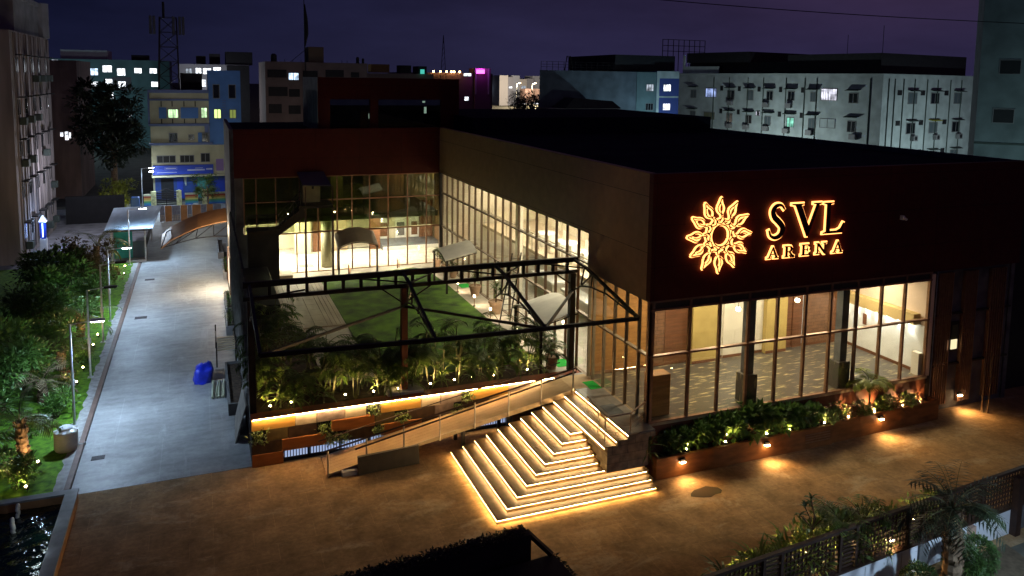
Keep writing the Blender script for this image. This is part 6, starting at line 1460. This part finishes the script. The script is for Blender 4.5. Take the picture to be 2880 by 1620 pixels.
# ---- further blocks along the skyline
bb = thing('brown_block', 'dark reddish block with one white lit window behind the left block', 'building', (-14, 100, 0))
MB().box(-15.6, -12.7, 100, 112, 3.6, 15.4).box(-15.6, -12.7, 100, 112, 0, 3.599).build('wall', mat('brown_stucco', (.14, .085, .075), .85, noise=((1, 1, .2), .4)), bb)
for x0, x1, z0, z1 in ((-14.55, -14.3, 7.0, 7.45), (-14.1, -13.8, 6.6, 7.5), (-13.7, -13.55, 6.8, 7.4)): MB().box(x0, x1, 99.95, 99.999, z0, z1).build('window', M_litw, bb)
def block(name, label, x0, x1, y, dep, h, m, wins, extra=()):
    t = thing(name, label, 'building', ((x0+x1)/2, y, 0))
    MB().box(x0, x1, y, y+dep, 0, h).build('wall', m, t)
    for (a, b, z0, z1, p) in wins:
        w = MB().box(a-.08, b+.08, y-.06, y-.001, z0-.08, z1+.08).build('window', M_wfr, t)
        MB().box(a, (a+b)/2-.04, y-.09, y-.061, z0, z1).box((a+b)/2+.04, b, y-.09, y-.061, z0, z1).build('pane', p, w)
    for n_, bx2, mm in extra: MB().box(*bx2).build(n_, mm, t)
    return t
M_tealb = mat('teal_block_wall', (.10, .19, .20), .85, noise=(.3, .3)); M_greyb = mat('grey_white_wall', (.34, .34, .36), .8, noise=(.4, .2))
tw = [(-18.7, -17.5, 13.7, 14.9, M_litb), (-16.7, -15.2, 14.3, 15.5, M_litw), (-14.3, -13.0, 13.7, 15.0, M_litw), (-11.4, -10.2, 14.2, 15.1, M_litw), (-8.8, -7.6, 14.2, 15.1, M_litw), (-18.7, -17.6, 11.2, 12.5, M_litw), (-16.5, -15.2, 11.8, 13.0, M_litw), (-14.2, -13.0, 11.4, 12.6, M_litw), (-8.6, -7.5, 11.7, 12.6, M_litw), (-16.5, -15.1, 9.4, 10.5, M_litw), (-12.9, -12.2, 5.9, 6.8, M_litw), (-14.2, -13.9, 4.9, 5.6, M_litw), (-24.8, -23.9, 15.8, 16.4, M_litd)]
tbk = block('teal_block', 'large dim teal block with scattered white lit windows, left of the mast', -27, -5.4, 165, 15, 16.6, M_tealb, tw, [('roof_room', (-23.7, -16, 167, 175, 16.61, 18.3), M_greyb), ('roof_tank', (-12, -9, 167, 170, 16.61, 17.6), M_dark), ('wall_panel', (-15.2, -12.0, 164.94, 164.999, 10.9, 13.4), mat('dim_lilac', (.14, .13, .15), .8))])
t2 = [(-2.3, -1.3, 14.1, 15.1, M_litd), (-.7, .2, 14.2, 15.2, M_litw), (.5, 1.8, 14.2, 15.2, M_litw), (2.2, 3.4, 14.4, 15.4, M_litw), (-.6, .9, 12.0, 13.2, M_litw), (1.2, 2.8, 12.1, 13.3, M_litw), (6.6, 7.3, 13.9, 14.6, M_litw), (6.8, 7.3, 11.5, 12.3, M_litd), (6.9, 7.4, 9.2, 10.0, M_litd)]
wbk = block('white_block', 'grey white block with a band of bright windows behind the blue tower', -3.4, 8.2, 150, 14, 15.9, M_greyb, t2, [('roof_tank', (-.6, 1.0, 152, 154, 15.91, 17.4), M_dark), ('roof_tank', (1.6, 3.4, 152, 154, 15.91, 17.8), M_dark), ('roof_room', (4.3, 8.8, 150.5, 156, 15.91, 18.2), M_dark), ('side_wall', (4.4, 8.2, 149.9, 149.999, 0, 15.8), M_dark)])
lamp('block_fill', 'POINT', (-22, 150, 6), 900, (.6, .95, 1), tbk, .5); lamp('block_fill', 'POINT', (0, 140, 9), 900, (.85, .9, 1), wbk, .5)  # bare lights added to brighten the teal and white block walls
cb = block('cream_block', 'dim cream block with dark balconies, a stair head and one bright window', 9.1, 24.5, 125, 14, 16.2, mat('dim_cream', (.16, .12, .11), .85, noise=(.4, .25)), [(12.5, 13.9, 13.5, 14.5, M_litb)],
      [('stair_head', (15.6, 17.9, 126, 131, 16.21, 18.6), mat('dim_cream2', (.13, .09, .06), .85)), ('balcony_opening', (9.4, 12.2, 124.95, 124.999, 13.8, 15.0), M_dark), ('balcony_opening', (9.5, 12.3, 124.95, 124.999, 11.0, 12.4), M_dark), ('balcony_opening', (9.5, 11.4, 124.95, 124.999, 8.4, 9.8), M_dark), ('balcony_opening', (12.5, 14.1, 124.95, 124.999, 10.9, 12.1), M_dark), ('balcony_opening', (12.4, 14.2, 124.95, 124.999, 8.3, 9.6), M_dark), ('balcony_opening', (18.0, 20.8, 124.95, 124.999, 14.0, 15.1), M_dark), ('balcony_opening', (21.9, 23.2, 124.95, 124.999, 14.0, 14.8), M_dark), ('shaft', (14.6, 16.8, 124.9, 124.999, 0, 14.9), M_dark)])
lamp('block_fill', 'POINT', (11, 114, 6), 170, (1, .8, .65), cb, .5)  # bare light added to lift the dim cream wall
for k, (x, r) in enumerate(((12.0, .28), (13.2, .33), (14.4, .3), (20.6, .3), (21.4, .26))):
    o = MB().lathe([(.02, 0), (r*.7, .08), (r, .26)], (0, 0, 0), 14); q = thing('satellite_dish', f'small satellite dish on the cream block roof, {ORD[k]} from the left', 'satellite dish', (x, 125.4, 16.2), 'satellite dishes on the cream block roof')
    MB().tube([(x, 125.4, 16.2), (x, 125.4, 16.6)], .04, 5).build('stand', M_dark, q); d_ = o.build('dish', M_dark, q); d_.location = (0, 0, .45); d_.rotation_euler = (R(55), 0, .6)
for x0, x1, z1, lab in ((10, 10.9, 17.4, 'small black tank at the left end of the cream block roof'), (22.9, 23.4, 17.2, 'slim black vent at the right end of the cream block roof'), (23.8, 24.2, 17.0, 'short black vent at the far right corner of the cream block roof')):
    tag(MB().lathe([((x1-x0)/2, 0), ((x1-x0)/2, (z1-16.2)*.8), ((x1-x0)/4, z1-16.2)], ((x0+x1)/2, 126, 16.21), 12).build('roof_tank', M_dark), lab, 'tank')
fm = thing('furled_flag', 'tall flagpole with a dark furled flag above the cream block', 'flagpole', (14.9, 124.6, 0))
MB().tube([(14.95, 124.6, 9), (14.85, 124.6, 25.6)], [.1, .06], 6).build('pole', M_dark, fm); MB().tube([(14.92, 124.6, 18.6), (15.15, 124.6, 20.5), (15.12, 124.6, 22.6), (14.95, 124.6, 24.9)], [.12, .34, .30, .08], 7).build('flag', M_dark, fm); MB().tube([(14.9, 124.6, 18.0), (12.8, 125.2, 16.2)], .05, 4).build('stay', M_dark, fm)
block('pale_terrace', 'low cream terrace wall with an orange tank just right of the cream block', 26.8, 39.5, 140, 10, 14.8, mat('terrace_wall', (.24, .20, .15), .8), [], [('roof_tank', (28.3, 31.6, 141, 144, 14.91, 16.4), mat('orange_tank', (.20, .11, .03), .7)), ('roof_room', (36.9, 38.5, 141, 145, 14.5, 16.2), M_dark), ('roof_tank', (33.6, 35.6, 141, 144, 14.91, 16.3), M_dark)])
tag(MB().bbox(37.0, 37.7, 139.6, 139.9, 14.82, 15.6).build('lit_sign', emis('teal_sign', (.1, .8, .65), .35)), 'small teal lit sign on the dark skyline roofs', 'sign')
pk = block('pink_sign_block', 'long block with a row of orange lights and a magenta lit sign on its roof', 60, 91, 250, 20, 15.9, mat('dusky_wall', (.16, .10, .11), .85, noise=(.2, .2)), [(86.4, 88.0, 12.5, 13.6, M_litb), (86.5, 88.1, 9.7, 10.9, M_litb), (81.2, 82.6, 6.9, 8.1, M_litw), (86.5, 88.0, 7.4, 7.9, M_litd), (80.9, 83.4, 15.0, 15.85, M_litw)],
           [('corner_tower', (84.6, 90.2, 249.6, 256, 0, 17.6), mat('dusky_tower', (.17, .09, .13), .85)), ('tower_pilaster', (84.7, 85.2, 249.5, 249.599, 9, 17.5), M_greyb), ('tower_pilaster', (89.2, 89.7, 249.5, 249.599, 9, 17.5), M_greyb)])
MB().box(85.1, 87.9, 249.3, 249.499, 15.9, 17.1).box(85.1, 87.9, 249.3, 249.499, 17.3, 17.35).build('lit_sign', emis('magenta_sign', (1, .10, .8), 2.2), pk)
lamp('sign_beam', 'POINT', (86.5, 248.5, 18.2), 350, (.8, .1, 1), pk, .5)
for k, x in enumerate((70.3, 72.7, 74.7, 76.4, 77.3, 79.2)): MB().ball((x, 249.2, 16.3), .34, 8, 6).build('roof_light', emis('orange_roof_light', (1, .55, .18), 11), pk)
pw = thing('lattice_pylon', 'faint distant lattice pylon on the skyline', 'pylon', (62, 240, 0))
mb = MB()
for dx in (-.9, .9): mb.bar((70.9+dx, 240, 14), (70.9, 240, 27.5), .14)
for k in range(8): mb.bar((70.9-.9*(1-k/8), 240, 14+1.7*k), (70.9+.9*(1-(k+1)/8), 240, 14+1.7*(k+1)), .08)
mb.build('lattice', M_dark, pw)
rf = random.Random(33)
for k in range(9):
    x = 144+k*5.2; h = 13.5+rf.random()*3
    wl_ = [(x+.8+rf.random()*2.5, x+1.5+rf.random()*.8+2.2, 5+rf.random()*6, 7+rf.random()*6, (M_litb, M_litd, M_litw)[k % 3])] if k % 2 == 0 else []
    wl_ = [(a, b, min(z0, z1-.8), z1, p) for a, b, z0, z1, p in wl_]
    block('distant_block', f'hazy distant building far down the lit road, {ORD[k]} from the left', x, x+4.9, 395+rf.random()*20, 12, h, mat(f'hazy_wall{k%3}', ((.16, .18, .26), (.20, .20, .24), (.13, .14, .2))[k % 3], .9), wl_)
fr_ = thing('shop_awning', 'long bright shop front glowing beside the far lit road', 'shop', (165, 380, 0))
MB().box(157, 173, 380, 386, 0, 1.4).build('shop_front', emis('shop_glow', (1, .80, .48), 2.2), fr_); MB().box(156.5, 173.5, 379.5, 386, 1.45, 1.9).build('awning', emis('awning_glow', (.9, .92, 1), 2.0), fr_); MB().box(157, 174, 381, 388, 1.95, 9.4).build('upper_storey', mat('maroon_grid', (.08, .05, .05), .8, noise=(.6, .6)), fr_)
struct('far_street', MB().poly([(140, 300, -.01), (160, 300, -.01), (176, 379, -.01), (150, 379, -.01)]), mat('lit_asphalt', (.18, .18, .14), .8))
def tall_lamp():
    t = thing('tall_street_lamp', 'x', 'street lamp'); MB().tube([(0, 0, 0), (0, 0, 12)], [.16, .10], 6).build('pole', M_galv, t); MB().tube([(0, 0, 12), (1.6, 0, 12.3)], .09, 5).build('arm', M_galv, t)
    MB().bbox(1.2, 2.2, -.25, .25, 12.2, 12.45).build('lamp_head', emis('sodium_glow', (1, .75, .42), 14), t); lamp('beam', 'POINT', (1.7, 0, 11.5), 26000, (1, .8, .5), t, .3); return t
KTl = Kind(tall_lamp)
KTl.put((148.5, 372, 0), 'tall street lamp at the left of the far lit road', 'street lamps on the far road', 0); KTl.put((154.5, 366, 0), 'tall amber street lamp in the middle of the far lit road', 'street lamps on the far road', 0)
# trees and pots of dark foliage between the blocks
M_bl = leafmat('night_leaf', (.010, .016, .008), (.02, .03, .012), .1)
crown_tree('tall_tree', 'big black tree between the left block and the school', (-8.4, 89.5, 0), 13.2, 3.7, 40, 6500, M_bl, 201, tr=.3)
crown_tree('garden_tree', 'small yellow green lit tree in the yard left of the booth', (-8.2, 85.5, 0), 3.4, 1.9, 18, 1800, leafmat('yellow_leaf', (.12, .16, .02), (.2, .22, .04)), 202)
lamp('tree_beam', 'SPOT', (-7.9, 83.3, .4), 120, (1, .95, .45), sb, .1, aim((-.1, 1, .9)), R(110))
crown_tree('roadside_tree', 'dark rounded tree left of the far lit road', (92, 225, 0), 8, 4.5, 20, 1500, M_bl, 203, tr=.3)
crown_tree('roadside_tree', 'dark rounded tree right of the far lit road', (126, 300, 0), 7.5, 7, 22, 1500, M_bl, 204, tr=.3)
bt = MB().bbox(-6.9, -6.1, 88.3, 89.0, .4, 1.5, .06); tag(bt.build('blue_drum', mat('blue_drum_plastic', (.03, .10, .35), .5)), 'square blue drum on a pale slab beyond the booth', 'drum')
tag(MB().bbox(-7.2, -5.8, 88.0, 89.3, 0, .39, .03).build('pale_slab', M_conc), 'pale slab under the square blue drum', 'slab')
